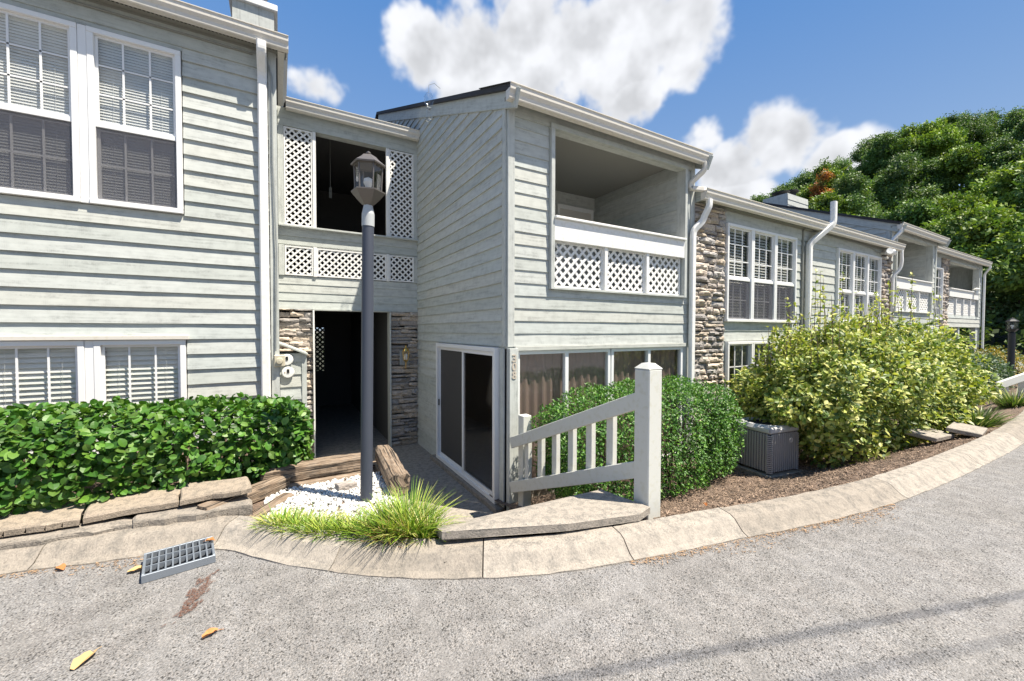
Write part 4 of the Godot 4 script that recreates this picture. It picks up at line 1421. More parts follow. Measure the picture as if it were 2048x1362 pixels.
	for s in [0, 1]:
		var xs := x0 if s == 0 else x1
		var nx := Vector3(-1, 0, 0) if s == 0 else Vector3(1, 0, 0)
		var m := MB.new()
		var xi := xs - nx.x * 0.1
		var zb := -11.9
		var sl_open: bool = not far and s == 0
		# outline of the wall sheet as quads: lower part and the part under the rake
		var pieces := []
		if sl_open:
			pieces.append([-4.6, -4.68, -0.95, 1.28]); pieces.append([-6.98, -8.3, -0.95, 1.28])
		else: pieces.append([-4.6, -11.9, -0.95, 1.28])
		for q in pieces: m.box(Vector3((xs + xi) * 0.5, (q[2] + q[3]) * 0.5, (q[0] + q[1]) * 0.5), Vector3(0.1, q[3] - q[2], q[0] - q[1]))
		var A := [Vector3(xs, 1.28, -4.6), Vector3(xs, 1.28, zb), Vector3(xs, ry + rk * (-4.6 - zb) - 0.05, zb), Vector3(xs, ry, -4.6)]
		var D := Vector3(-nx.x * 0.1, 0, 0)
		if s == 0:
			m.quad(A[1], A[0], A[3], A[2]); m.quad(A[0] + D, A[1] + D, A[2] + D, A[3] + D)
		else:
			m.quad(A[0], A[1], A[2], A[3]); m.quad(A[1] + D, A[0] + D, A[3] + D, A[2] + D)
		m.quad(A[1], A[0], A[0] + D, A[1] + D)
		m.quad(A[0], A[3], A[3] + D, A[0] + D)
		var sw := mi("side_wall", m.done(), M.siding, t)
		if s == 0:
			var dir := Vector3(0, 0, -1)
			siding(sw, Vector3(xs, 0, -4.6), dir, nx, 7.25, 1.295, 7.3, 0.165, 0.026, [], rk, ry - 0.085)
			if not far: siding(sw, Vector3(xs, 0, -7.06), dir, nx, 1.235, -0.87, 1.28, 0.165, 0.026)
			trim(t, "corner_board", Vector3(xs - 0.011, (4.42 + 1.29) * 0.5, -4.555), Vector3(0.022, 4.42 - 1.29, 0.085))
		# rake board
		var lr := 7.6
		var ang := atan(rk)
		one_box("rake_board", Vector3(xs + nx.x * 0.018, ry + rk * 3.55 + 0.01, -4.5 - 3.55), Vector3(0.036, 0.22, lr / cos(ang) + 0.1), M.siding_cool, t, 0.003, Basis(Vector3.RIGHT, ang))
	one_box("back_wall", Vector3(x0 + W * 0.5, 3.0, -11.9), Vector3(W, 8.0, 0.1), M.siding, t)
	soffit(t, x0 - 0.04, x1 + 0.04, -4.35, zf, 4.41)
	gutter(t, Vector3(x0 - 0.11, 4.285, -4.335), Vector3(x1 + 0.09, 4.285, -4.335), nz)
	trim(t, "fascia", Vector3(x0 + W * 0.5, 4.40, -4.352), Vector3(W + 0.1, 0.13, 0.03), "gutter", 0.0)
	sloped_roof(t, x0 - 0.08, x1 + 0.08, -4.30, 4.42, -11.9, rk, 0.07)
	if far:
		one_box("lower_floor", Vector3(x0 + W * 0.5, -0.2, -6.7), Vector3(W - 0.2, 0.1, 4.2), M.room, t)
		return
	# ground floor of the near bay: posts, glass, dark room behind
	var room := MB.new()
	room.box(Vector3(4.4, 0.2, -8.6), Vector3(3.5, 2.4, 0.08))
	room.box(Vector3(4.4, -0.82, -6.5), Vector3(3.5, 0.08, 4.0))
	room.box(Vector3(4.4, 1.35, -6.5), Vector3(3.4, 0.06, 4.0))
	mi("room_shell", room.done(), M.room, t)
	trim(t, "number_post", Vector3(2.585, 0.17, -4.49), Vector3(0.13, 2.2, 0.14), "siding")
	trim(t, "side_post", Vector3(2.53, 0.17, -4.605), Vector3(0.06, 2.2, 0.12), "siding_cool")
	trim(t, "side_post", Vector3(2.514, 0.23, -7.02), Vector3(0.03, 2.1, 0.07), "siding_cool")
	trim(t, "window_head", Vector3(4.3, 1.265, -4.49), Vector3(3.36, 0.055, 0.09), "siding_warm")
	for k in 2:
		var xa := 2.66 + 1.655 * k
		var wb := MB.new()
		var ww := 1.635
		for q in [[ww * 0.5, 1.83, ww, 0.05], [ww * 0.5, 0.025, ww, 0.05], [0.025, 0.93, 0.05, 1.76], [ww - 0.025, 0.93, 0.05, 1.76], [ww * 0.5, 0.93, 0.06, 1.76]]:
			wb.box(Vector3(xa + q[0], -0.62 + q[1], -4.52), Vector3(q[2], q[3], 0.07), Basis.IDENTITY, 0.003)
		var wf := mi("sliding_window", wb.done(), M.vinyl, t)
		for j in 2:
			one_box("pane", Vector3(xa + 0.43 + 0.775 * j, 0.31, -4.53 + 0.012 * j), Vector3(0.73, 1.76, 0.005), M.glass, wf)
	# brown curtain right behind the windows
	var cu := thing("curtain", "closed brown pleated curtain behind the bay's ground floor windows", "curtain", Vector3(2.7, -0.6, -4.605))
	var cm := MB.new()
	for k in 160:
		var xa := 3.25 * k / 160.0
		var xb := 3.25 * (k + 1) / 160.0
		var za := 0.016 * sin(xa * 46.0) + 0.008 * sin(xa * 17.0)
		var zb2 := 0.016 * sin(xb * 46.0) + 0.008 * sin(xb * 17.0)
		cm.quad(Vector3(xa, 0.02, za), Vector3(xb, 0.02, zb2), Vector3(xb, 1.83, zb2), Vector3(xa, 1.83, za))
	mi("cloth", cm.done(), M.curtain, cu)
	one_box("rod", Vector3(1.62, 1.835, 0), Vector3(3.28, 0.02, 0.02), M.soffit, cu)
	# sliding patio door on the side wall
	var dz := -4.685
	var dl := 2.29
	var db := MB.new()
	for q in [[dl * 0.5, 2.045, dl, 0.06], [dl * 0.5, 0.03, dl, 0.06], [0.025, 1.04, 0.05, 1.96], [dl - 0.035, 1.04, 0.07, 1.96]]:
		db.box(Vector3(2.50, -0.80 + q[1], dz - q[0]), Vector3(0.12, q[3], q[2]), Basis.IDENTITY, 0.003)
	var sd := mi("sliding_door", db.done(), M.vinyl, t)
	for j in 2:
		var za := dz - 0.05 - (1.11 if j == 1 else 0.0)
		var xo := 2.475 if j == 0 else 2.515
		var wl := 1.09
		var fb := MB.new()
		for q in [[wl * 0.5, 1.93, wl, 0.05], [wl * 0.5, 0.03, wl, 0.06], [0.025, 0.98, 0.05, 1.85], [wl - 0.025, 0.98, 0.05, 1.85]]:
			fb.box(Vector3(xo, -0.745 + q[1], za - q[0]), Vector3(0.03, q[3], q[2]))
		var leafn := mi("door_leaf", fb.done(), M.vinyl, sd)
		leafn.set_meta("label", "fixed glass leaf" if j == 0 else "leaf covered by a dark insect screen")
		if j == 0: one_box("pane", Vector3(xo, 0.235, za - wl * 0.5), Vector3(0.006, 1.86, wl - 0.09), M.tinted_glass, sd)
		else: one_box("screen", Vector3(xo - 0.012, 0.235, za - wl * 0.5), Vector3(0.003, 1.86, wl - 0.09), M.screen, sd)
	one_box("handle", Vector3(2.455, 0.22, dz - 2.17), Vector3(0.02, 0.11, 0.025), M.black, sd, 0.004)
	# concrete plinth under the door
	var pl := MB.new()
	pl.box(Vector3(2.46, -0.86, -5.85), Vector3(0.14, 0.12, 2.62), Basis.IDENTITY, 0.01)
	mi("plinth", pl.done(), M.concrete_old, t)
	one_box("plinth", Vector3(4.3, -0.8, -4.52), Vector3(3.5, 0.34, 0.12), M.concrete_old, t)
	# house number
	for k in 3:
		var num := thing("house_number_digit", ["metal numeral three, topmost on the white corner post of the bay", "metal numeral nought, middle one on the white corner post of the bay", "metal numeral eight, lowest on the white corner post of the bay"][k], "house number", Vector3(2.585, 1.145 - 0.108 * k, -4.418), "house number digits")
		var tx := TextMesh.new()
		var ft := SystemFont.new()
		ft.font_names = PackedStringArray(["Droid Sans"])
		ft.font_weight = 700
		tx.font = ft
		tx.text = ["3", "0", "8"][k]
		tx.font_size = 64
		tx.pixel_size = 0.0021
		tx.depth = 0.012
		mi("digit", tx, M.number, num)
	downspout(t, [Vector3(6.17, 4.31, -4.27), Vector3(6.17, 4.19, -4.27), Vector3(6.02, 3.98, -4.43), Vector3(6.02, 3.90, -4.43), Vector3(6.22, 3.86, -4.27), Vector3(6.22, 3.75, -4.27)])

func middle_wing() -> void:
	var t := thing("linking_wing", "long grey wing with stone piers and tall triple windows beyond the near bay", "building")
	var zf := -4.5
	var nz := Vector3(0, 0, 1)
	var X0 := 6.2
	var L := 8.55
	var open := [[7.09 - X0, 9.56 - X0, 1.67, 3.48], [7.14 - X0, 9.61 - X0, -0.5, 1.30], [11.47 - X0, 13.97 - X0, 1.70, 3.48]]
	var b := MB.new()
	backing(b, Vector3(X0, 0, zf), Vector3.RIGHT, nz, L, -0.95, 3.75, 0.12, open)
	var wall := mi("wall", b.done(), M.siding, t)
	siding(wall, Vector3(7.08, 0, zf), Vector3.RIGHT, nz, 6.98, -0.9, 3.50, 0.185, 0.02, [[0.0, 9.56 - 7.08, 1.67, 3.6], [0.05, 9.61 - 7.08, -0.6, 1.32], [11.47 - 7.08, 13.97 - 7.08, 1.70, 3.6]])
	pier(t, Vector3(6.2, -0.9, zf + 0.012), 0.875, 4.6)
	pier(t, Vector3(14.05, 0.2, zf + 0.012), 0.69, 3.5)
	trim(t, "frieze_board", Vector3(10.57, 3.60, zf + 0.014), Vector3(7.0, 0.24, 0.026), "siding_dull")
	for k in 3:
		window(t, Vector3(7.095 + 0.82 * k, 1.675, zf + 0.03), 0.818, 1.80, 0.80, 3, 3, 2, 0.05)
		window(t, Vector3(7.145 + 0.82 * k, -0.5, zf + 0.03), 0.818, 1.80, -1.0, 3, 4, 0, 0.05, false)
		window(t, Vector3(11.475 + 0.83 * k, 1.705, zf + 0.03), 0.828, 1.77, 0.76, 3, 3, 2, 0.05, false)
		blind(Vector3(7.16 + 0.82 * k, 1.74, zf - 0.06), 0.68, 1.68, 0.055, 0.85, true, ["open-slat blind in the triple window touching the stone pier", "open-slat blind in the middle pane of the nearer triple window", "open-slat blind in the triple window pane beside the round white downspout"][k], "blinds in the linking wing")
		blind(Vector3(11.54 + 0.83 * k, 1.77, zf - 0.06), 0.69, 1.65, 0.055, 0.85, true, ["open-slat blind in the farther triple window, first pane", "open-slat blind in the farther triple window, middle pane", "open-slat blind in the farther triple window, pane by the floodlights"][k], "blinds in the linking wing")
	for q in [[7.0, 1.70, 2.9], [6.9, -0.6, 2.9], [11.3, 1.7, 2.9]]:
		one_box("interior_wall", Vector3(q[0] + q[2] * 0.5, q[1] + 0.9, zf - 1.6), Vector3(q[2] + 0.6, 2.1, 0.06), M.room, t)
	one_box("floor", Vector3(10.4, 1.48, -6.4), Vector3(8.2, 0.1, 3.5), M.room, t)
	one_box("lower_floor", Vector3(10.4, -0.6, -6.4), Vector3(8.2, 0.1, 3.5), M.room, t)
	soffit(t, 6.22, 14.72, -4.35, zf, 3.735)
	gutter(t, Vector3(6.16, 3.70, -4.335), Vector3(14.86, 3.70, -4.335), nz)
	trim(t, "fascia", Vector3(10.5, 3.80, -4.352), Vector3(8.5, 0.14, 0.03), "gutter", 0.0)
	sloped_roof(t, 6.27, 14.70, -4.31, 3.83, -11.0, 0.36, 0.06)
	trim(t, "gable_trim", Vector3(6.235, 3.83, -4.60), Vector3(0.05, 0.24, 0.50), "siding_dull")
	downspout(t, [Vector3(6.30, 3.72, -4.27), Vector3(6.30, 3.60, -4.27), Vector3(6.27, 3.46, -4.33), Vector3(6.25, 3.36, -4.36), Vector3(6.09, 3.20, -4.42), Vector3(6.09, -0.7, -4.42)], "white", 0.11, 0.075)
	downspout(t, [Vector3(10.56, 4.34, -4.19), Vector3(10.56, 3.86, -4.19), Vector3(10.02, 3.40, -4.41), Vector3(10.02, -0.6, -4.41)], "white", 0.135, 0.1)
	downspout(t, [Vector3(14.70, 4.33, -4.27), Vector3(14.70, 4.22, -4.27), Vector3(14.62, 4.02, -4.42), Vector3(14.62, 3.93, -4.42), Vector3(14.73, 3.86, -4.27), Vector3(14.73, 3.76, -4.27)], "white")
	downspout(t, [Vector3(14.76, 3.72, -4.27), Vector3(14.76, 3.60, -4.27), Vector3(14.80, 3.42, -4.27), Vector3(14.80, 3.22, -4.30), Vector3(14.66, 3.0, -4.41), Vector3(14.66, 0.0, -4.41)], "white")
	var w := MB.new()
	w.tube([Vector3(9.86, 0.6, zf + 0.04), Vector3(9.86, 3.68, zf + 0.04), Vector3(9.9, 3.72, zf + 0.05), Vector3(10.2, 3.72, zf + 0.06)], 0.022, 0.022, 6)
	mi("conduit", w.done(), M.soffit, t)
	var w2 := MB.new()
	w2.tube([Vector3(10.2, 3.70, zf + 0.05), Vector3(12.5, 3.70, zf + 0.05), Vector3(13.4, 3.66, zf + 0.06), Vector3(13.8, 3.58, zf + 0.07)], 0.012, 0.012, 6)
	mi("cable", w2.done(), M.plate, t)
	# chimney on the ridge behind
	var ch := MB.new()
	ch.box(Vector3(17.55, 5.9, -8.6), Vector3(1.55, 1.7, 0.9))
	var chim := mi("chimney", ch.done(), M.siding_cool, t)
	for k in 3: board(chim, Vector3(16.78, 6.12 + 0.2 * k, -8.15), Vector3.RIGHT, nz, 1.54, 0.2, 0.02)
	for k in 2:
		var fl := MB.new()
		fl.lathe(Vector3(17.2 + 0.7 * k, 6.75, -8.6), [[0.2, 0.0], [0.2, 0.14 + 0.16 * k], [0.30, 0.17 + 0.16 * k], [0.30, 0.21 + 0.16 * k], [0.0, 0.24 + 0.16 * k]], 16)
		mi("flue_cap", fl.done(), M.black, chim)
	# twin floodlight under the eave
	var f := thing("floodlight", "white twin floodlight under the eave beside the far triple window", "lamp", Vector3(14.0, 3.55, zf + 0.12))
	var fb := MB.new()
	fb.lathe(Vector3(0, 0, -0.06), [[0.06, 0.0], [0.06, 0.05], [0.0, 0.06]], 12)
	mi("base", fb.done(), M.gutter, f)
	for s in [-1, 1]:
		var hd := MB.new()
		hd.lathe(Vector3.ZERO, [[0.03, 0.0], [0.045, 0.05], [0.075, 0.12], [0.08, 0.17], [0.0, 0.165]], 14)
		var hm := mi("lamp_head", hd.done(), M.white, f)
		hm.position = Vector3(0.05 * s, 0.02, 0.02)
		hm.rotation = Vector3(1.3, 0.0, -0.7 * s)
	one_box("sensor", Vector3(0, -0.1, 0.03), Vector3(0.09, 0.06, 0.07), M.gutter, f, 0.01)

func end_wing() -> void:
	var t := thing("end_wing", "last grey wing with a high balcony over open posts by the trees", "building")
	var zf := -4.75
	var nz := Vector3(0, 0, 1)
	var X0 := 18.43
	var L := 6.5
	var open := [[19.1 - X0, 20.02 - X0, 1.9, 3.7], [20.75 - X0, 24.35 - X0, 2.1, 4.0], [20.75 - X0, 24.9 - X0, -1.0, 1.66]]
	var b := MB.new()
	backing(b, Vector3(X0, 0, zf), Vector3.RIGHT, nz, L, -0.95, 4.25, 0.12, open)
	var wall := mi("wall", b.done(), M.siding, t)
	siding(wall, Vector3(20.75, 0, zf), Vector3.RIGHT, nz, 4.1, 1.67, 2.1, 0.165, 0.02)
	siding(wall, Vector3(24.4, 0, zf), Vector3.RIGHT, nz, 0.45, 2.1, 4.2, 0.185, 0.02)
	siding(wall, Vector3(18.5, 0, zf), Vector3.RIGHT, nz, 1.5, -0.9, 1.85, 0.185, 0.02)
	pier(t, Vector3(20.05, -0.6, zf + 0.01), 0.69, 4.7)
	window(t, Vector3(19.12, 1.9, zf + 0.03), 0.88, 1.8, 0.8, 3, 3, 2, 0.05, false)
	trim(t, "rail_board", Vector3(22.55, 2.90, zf + 0.04), Vector3(3.6, 0.27, 0.05), "white")
	trim(t, "rail_cap", Vector3(22.55, 3.05, zf + 0.0), Vector3(3.6, 0.035, 0.2), "white")
	for k in 4:
		lattice(t, Vector3(20.8 + 0.89 * k, 2.12, zf - 0.02), Vector3.RIGHT, nz, 0.82, 0.63, 0.14, 0.036, true)
		if k: trim(t, "lattice_post", Vector3(20.775 + 0.89 * k, 2.43, zf), Vector3(0.06, 0.63, 0.08), "white")
	trim(t, "opening_post", Vector3(24.37, 3.1, zf - 0.02), Vector3(0.08, 2.0, 0.18))
	trim(t, "corner_board", Vector3(24.88, 3.0, zf + 0.014), Vector3(0.1, 2.6, 0.03))
	trim(t, "header_beam", Vector3(22.55, 4.03, zf - 0.02), Vector3(3.7, 0.07, 0.18), "siding_dull")
	trim(t, "frieze_board", Vector3(21.7, 4.16, zf + 0.014), Vector3(6.3, 0.18, 0.026), "siding_dull")
	var r := MB.new()
	r.box(Vector3(22.6, 3.0, -7.4), Vector3(4.4, 2.6, 0.1))
	r.box(Vector3(24.8, 3.0, -6.1), Vector3(0.1, 2.6, 2.5))
	r.box(Vector3(22.6, 4.22, -6.1), Vector3(4.4, 0.06, 2.6))
	r.box(Vector3(22.6, 1.9, -6.1), Vector3(4.4, 0.1, 2.6))
	r.box(Vector3(20.6, 1.5, -6.1), Vector3(0.1, 5.0, 2.6))
	mi("porch_walls", r.done(), M.siding_dull, t)
	for x in [22.3, 24.6]: trim(t, "post", Vector3(x, 0.3, zf - 0.1), Vector3(0.18 if x < 23 else 0.3, 2.7, 0.16), "siding_cool")
	one_box("far_wall", Vector3(24.88, 2.0, -9.6), Vector3(0.1, 6.0, 4.5), M.siding, t)
	soffit(t, 18.5, 24.95, -4.6, zf, 4.23)
	gutter(t, Vector3(18.48, 4.13, -4.585), Vector3(25.0, 4.13, -4.585), nz)
	trim(t, "fascia", Vector3(21.7, 4.24, -4.602), Vector3(6.5, 0.14, 0.03), "gutter", 0.0)
	sloped_roof(t, 18.45, 24.98, -4.56, 4.27, -11.0, 0.4167, 0.06)
	downspout(t, [Vector3(24.86, 4.15, -4.5), Vector3(24.86, 4.05, -4.5), Vector3(24.96, 3.85, -4.66), Vector3(24.96, -0.4, -4.66)], "white")
	var f := thing("bird_feeder", "small clear bird feeder hanging on the far end balcony", "bird feeder", Vector3(23.7, 2.95, -4.62))
	one_box("cord", Vector3(0, 0.65, 0), Vector3(0.008, 0.9, 0.008), M.plate, f)
	var fb := MB.new()
	fb.lathe(Vector3.ZERO, [[0.04, 0.0], [0.05, 0.02], [0.05, 0.2], [0.11, 0.21], [0.0, 0.27]], 12)
	mi("tube", fb.done(), M.bulb, f)

# ---------------------------------------------------------------- things in front of the houses
func rough_beam(l: float, w: float, h: float, sd: int) -> ArrayMesh:
	fn.seed = sd; fn.frequency = 1.0; fn.fractal_octaves = 4
	var b := MB.new()
	b.uo = Vector2(sd * 0.37, sd * 0.21)
	var n := int(l / 0.05) + 2
	var rings := []
	var sec := []
	for k in 16:
		var a := TAU * (k + 0.5) / 16.0
		var c := Vector2(cos(a), sin(a))
		var m := 1.0 / pow(pow(absf(c.x), 6.0) + pow(absf(c.y), 6.0), 1.0 / 6.0)
		sec.append(Vector2(c.x * m * w * 0.5, c.y * m * h * 0.5))
	for k in n:
		var x := l * (float(k) / (n - 1) - 0.5)
		var ring := []
		for s in sec:
			var d := 0.012 * fn.get_noise_3d(x * 3.0, s.x * 26.0, s.y * 26.0) + 0.010 * fn.get_noise_3d(x * 12.0, s.x * 70.0, s.y * 70.0)
			ring.append(Vector3(x + (0.02 * fn.get_noise_2d(s.x * 30.0, s.y * 30.0) if k in [0, n - 1] else 0.0), s.y * (1.0 + d * 9.0), s.x * (1.0 + d * 9.0)))
		rings.append(ring)
	for k in n - 1:
		for j in 16:
			var j2 := (j + 1) % 16
			b.quad(rings[k][j2], rings[k][j], rings[k + 1][j], rings[k + 1][j2], Vector2(rings[k][j2].x, (j + 1) * 0.045), Vector2(rings[k][j].x, j * 0.045), Vector2(rings[k + 1][j].x, j * 0.045), Vector2(rings[k + 1][j2].x, (j + 1) * 0.045))
	for j in range(1, 15):
		b.tri(rings[0][0], rings[0][j], rings[0][j + 1], Vector2(0, 0), Vector2(0.1, 0.02 * j), Vector2(0.1, 0.02 * j + 0.02))
		b.tri(rings[n - 1][0], rings[n - 1][j + 1], rings[n - 1][j], Vector2(0, 0), Vector2(0.1, 0.02 * j + 0.02), Vector2(0.1, 0.02 * j))
	return b.done()

func slab(poly: Array, y: float, th: float, tilt: Vector2) -> ArrayMesh:
	# broken slab: outline with a ragged edge, extruded
	var pts := []
	for k in poly.size():
		var a: Vector2 = poly[k]
		var c: Vector2 = poly[(k + 1) % poly.size()]
		var n := maxi(1, int((c - a).length() / 0.09))
		for j in n:
			var p := a.lerp(c, float(j) / n)
			if j > 0: p += Vector2(rng.randf_range(-0.02, 0.02), rng.randf_range(-0.022, 0.022))
			pts.append(p)
	var cen := Vector2.ZERO
	for p in pts: cen += p / pts.size()
	var hy := func(p: Vector2) -> float: return y + (p - cen).dot(tilt)
	var b := MB.new()
	for k in pts.size():
		var a: Vector2 = pts[k]
		var c: Vector2 = pts[(k + 1) % pts.size()]
		var ai := a.lerp(cen, 0.05)
		var ci := c.lerp(cen, 0.05)
		var ya: float = hy.call(a)
		var yc: float = hy.call(c)
		var A := Vector3(a.x, ya - 0.012, a.y)
		var C := Vector3(c.x, yc - 0.012, c.y)
		var AI := Vector3(ai.x, ya, ai.y)
		var CI := Vector3(ci.x, yc, ci.y)
		var O := Vector3(cen.x, hy.call(cen), cen.y)
		var un := rng.randf_range(0.0, 0.02)
		var AB := Vector3(lerpf(a.x, cen.x, un), ya - th, lerpf(a.y, cen.y, un))
		var CB := Vector3(c.x, yc - th, c.y)
		b.tri(O, AI, CI); b.quad(AI, A, C, CI); b.quad(A, AB, CB, C); b.tri(O - Vector3(0, th, 0), CB, AB)
	# orientation-proof: outline given clockwise seen from above
	return b.done()

func lantern(t: Node3D, y: float, s: float, mt: String, r := 0.0) -> void:
	# six-sided glazed lantern head, its cup at height y
	var b := MB.new()
	b.lathe(Vector3(0, y, 0), [[0.035 * s, 0.0], [0.05 * s, 0.01 * s], [0.095 * s, 0.055 * s], [0.142 * s, 0.112 * s], [0.142 * s, 0.122 * s], [0.0, 0.122 * s]], 6, true, r)
	mi("cup", b.done(), M[mt], t)
	var g := MB.new()
	for k in 6:
		var a := r + TAU * k / 6
		var a2 := r + TAU * (k + 1) / 6
		var p := Vector3(cos(a), 0, sin(a)); var q := Vector3(cos(a2), 0, sin(a2))
		g.tube([Vector3(0, y + 0.12 * s, 0) + p * 0.108 * s, Vector3(0, y + 0.345 * s, 0) + p * 0.116 * s], 0.0075 * s, 0.0075 * s, 5)
		g.tube([Vector3(0, y + 0.34 * s, 0) + p * 0.116 * s, Vector3(0, y + 0.34 * s, 0) + q * 0.116 * s], 0.006 * s, 0.006 * s, 4)
	mi("frame", g.done(), M[mt], t)
	for k in 6:
		var a := r + TAU * k / 6
		var a2 := r + TAU * (k + 1) / 6
		var p := Vector3(cos(a), 0, sin(a)); var q := Vector3(cos(a2), 0, sin(a2))
		var gm := MB.new()
		gm.quad(Vector3(0, y + 0.122 * s, 0) + q * 0.106 * s, Vector3(0, y + 0.122 * s, 0) + p * 0.106 * s, Vector3(0, y + 0.338 * s, 0) + p * 0.113 * s, Vector3(0, y + 0.338 * s, 0) + q * 0.113 * s)
		mi("pane", gm.done(), M.glass, t)
	var rf := MB.new()
	rf.lathe(Vector3(0, y + 0.34 * s, 0), [[0.145 * s, 0.0], [0.148 * s, 0.012 * s], [0.085 * s, 0.06 * s], [0.062 * s, 0.085 * s], [0.03 * s, 0.097 * s], [0.0, 0.099 * s]], 6, true, r)
	rf.lathe(Vector3(0, y + 0.34 * s, 0), [[0.0, 0.004], [0.144 * s, 0.001]], 6, true, r)
	rf.lathe(Vector3(0, y + 0.436 * s, 0), [[0.008 * s, 0.0], [0.02 * s, 0.012 * s], [0.02 * s, 0.024 * s], [0.0, 0.036 * s]], 10)
	mi("roof", rf.done(), M[mt], t)
	var bl := MB.new()
	bl.lathe(Vector3(0, y + 0.125 * s, 0), [[0.016 * s, 0.0], [0.02 * s, 0.03 * s], [0.04 * s, 0.075 * s], [0.036 * s, 0.105 * s], [0.0, 0.125 * s]], 14)
	mi("bulb", bl.done(), M.bulb, t)

func forecourt() -> void:
	rng.seed = 501
	# lamp post in the planter, leaning a little
	var lp := thing("lamp_post", "tall dark blue lamp post with a bronze lantern standing in white gravel", "lamp post", Vector3(0.62, 0.0, -3.52))
	lp.rotation = Vector3(0.0, 0.0, -0.012)
	var b := MB.new()
	b.lathe(Vector3(0, -0.05, 0), [[0.049, 0.0], [0.047, 2.42], [0.049, 2.44]], 24)
	mi("pole", b.done(), M.lamp_post, lp)
	b = MB.new()
	b.lathe(Vector3(0, 2.36, 0), [[0.0505, 0.0], [0.0505, 0.10], [0.046, 0.12], [0.037, 0.165], [0.033, 0.18]], 24)
	mi("collar", b.done(), M.lamp_collar, lp)
	lantern(lp, 2.53, 0.96, "lamp_metal", 0.35)
	# far lamp post
	var l2 := thing("lamp_post", "slim black lamp post standing among shrubs at the right edge", "lamp post", Vector3(18.55, -0.75, -2.9))
	b = MB.new()
	b.lathe(Vector3.ZERO, [[0.075, 0.0], [0.075, 2.2], [0.04, 2.24]], 16)
	mi("pole", b.done(), M.lamp_dark, l2)
	lantern(l2, 2.22, 0.95, "lamp_dark", 0.2)
	# sloping handrail beside the steps
	var hr := thing("handrail", "pale grey wooden handrail with six balusters sloping down beside the steps", "railing", Vector3(2.55, -0.9, -3.2))
	var big := MB.new()
	big.uo = Vector2(2.2, 0.3)
	big.box(Vector3(-0.02, 1.2 - 0.25, 0.98), Vector3(0.15, 2.3, 0.15), Basis.IDENTITY, 0.008)
	mi("newel_post", big.done(), M.grey_rail, hr)
	b = MB.new()
	b.lathe(Vector3(-0.02, 2.1, 0.98), [[0.106, 0.0], [0.106, 0.005], [0.05, 0.045], [0.0, 0.046]], 4, true, PI / 4)
	mi("post_cap", b.done(), M.grey_rail, hr)
	one_box("end_post", Vector3(0.06, 0.68, -1.0), Vector3(0.12, 1.36, 0.12), M.grey_rail, hr, 0.006)
	var sl := 0.85 / 2.06
	var ang := atan(sl)
	for q in [[1.445, 0.13], [0.89, 0.13]]:
		one_box("rail", Vector3(-0.065, q[0], -0.04), Vector3(0.045, q[1], 2.14 / cos(ang)), M.grey_rail, hr, 0.005, Basis(Vector3.RIGHT, -ang))
	for k in 6:
		var z := -0.80 + 0.275 * k
		one_box("baluster", Vector3(-0.015, 1.165 + (z + 0.04) * sl, z), Vector3(0.055, 0.56, 0.08), M.grey_rail, hr, 0.004)
	one_box("footing", Vector3(0.1, 0.06, -1.05), Vector3(0.32, 0.16, 0.22), M.timber, hr, 0.01, Basis(Vector3.UP, 0.3))
	# far handrail
	var h2 := thing("handrail", "weathered grey handrail at the right picture edge near the black lamp post", "railing", Vector3(13.9, -0.3, -2.3))
	for k in 4: one_box("baluster", Vector3(0.3 + 0.5 * k, 0.32 + 0.12 * k, 0.17 * k), Vector3(0.12, 0.75, 0.1), M.grey_rail, h2, 0.005)
	one_box("rail", Vector3(1.0, 0.86, 0.32), Vector3(2.3, 0.16, 0.06), M.grey_rail, h2, 0.005, Basis(Vector3.UP, -0.33) * Basis(Vector3.BACK, 0.235))
	# planter timbers
	for q in [["old split timber lying across the back of the planter", Vector3(0.30, 0.17, -4.26), 0.92, 0.17, 0.17, 0.02, 3], ["old dark timber lying beneath the top planter timber", Vector3(0.2, 0.03, -4.22), 1.15, 0.2, 0.14, 0.05, 4], ["cracked timber running back beside the steps right of the lamp post", Vector3(0.93, 0.16, -3.98), 1.0, 0.17, 0.18, 1.50, 5], ["dark broken timber leaning at the planter's left end", Vector3(-0.24, 0.12, -3.96), 0.72, 0.13, 0.13, 0.72, 6], ["half-buried timber below the leaning one at the planter's left end", Vector3(-0.12, 0.04, -3.72), 0.6, 0.12, 0.1, 0.95, 7]]:
		var o := mi("landscape_timber", rough_beam(q[2], q[3], q[4], q[6]), M.timber, self)
		o.position = q[1]
		o.rotation.y = q[5]
		tag(o, q[0], "timber", "planter timbers")
	var rt := one_box("retaining_timber", Vector3(0.42, -0.42, -4.52), Vector3(1.1, 0.95, 0.14), M.timber, self)
	tag(rt, "low timber retaining face behind the planter", "timber")
	var rs := one_box("cheek_wall", Vector3(0.905, -0.42, -3.4), Vector3(0.06, 0.96, 2.1), M.concrete_old, self)
	tag(rs, "low concrete cheek wall along the left side of the steps", "wall")
	# white gravel
	rng.seed = 611
	var pm := MB.new()
	pm.lathe(Vector3.ZERO, [[0.0, -0.5], [0.45, -0.32], [0.55, 0.05], [0.36, 0.4], [0.0, 0.5]], 6, true)
	var pmesh := pm.done()
	var xf := []
	var cc := []
	for k in 4200:
		var x := rng.randf_range(-0.12, 0.86)
		var z := rng.randf_range(-4.16, -3.0)
		if z > kz(x) - 0.42: continue
		var s := rng.randf_range(0.012, 0.026)
		xf.append(Transform3D(Basis(rdir(), rng.randf() * TAU).scaled_local(Vector3(s * rng.randf_range(1.0, 1.5), s * 0.8, s)), Vector3(x, 0.055 + rng.randf() * 0.02, z)))
		var v := rng.randf_range(0.5, 0.8)
		cc.append(Color(v, v * 0.98, v * 0.93))
	var gr := multi("white_gravel", pmesh, M.pebble, xf, cc, self)
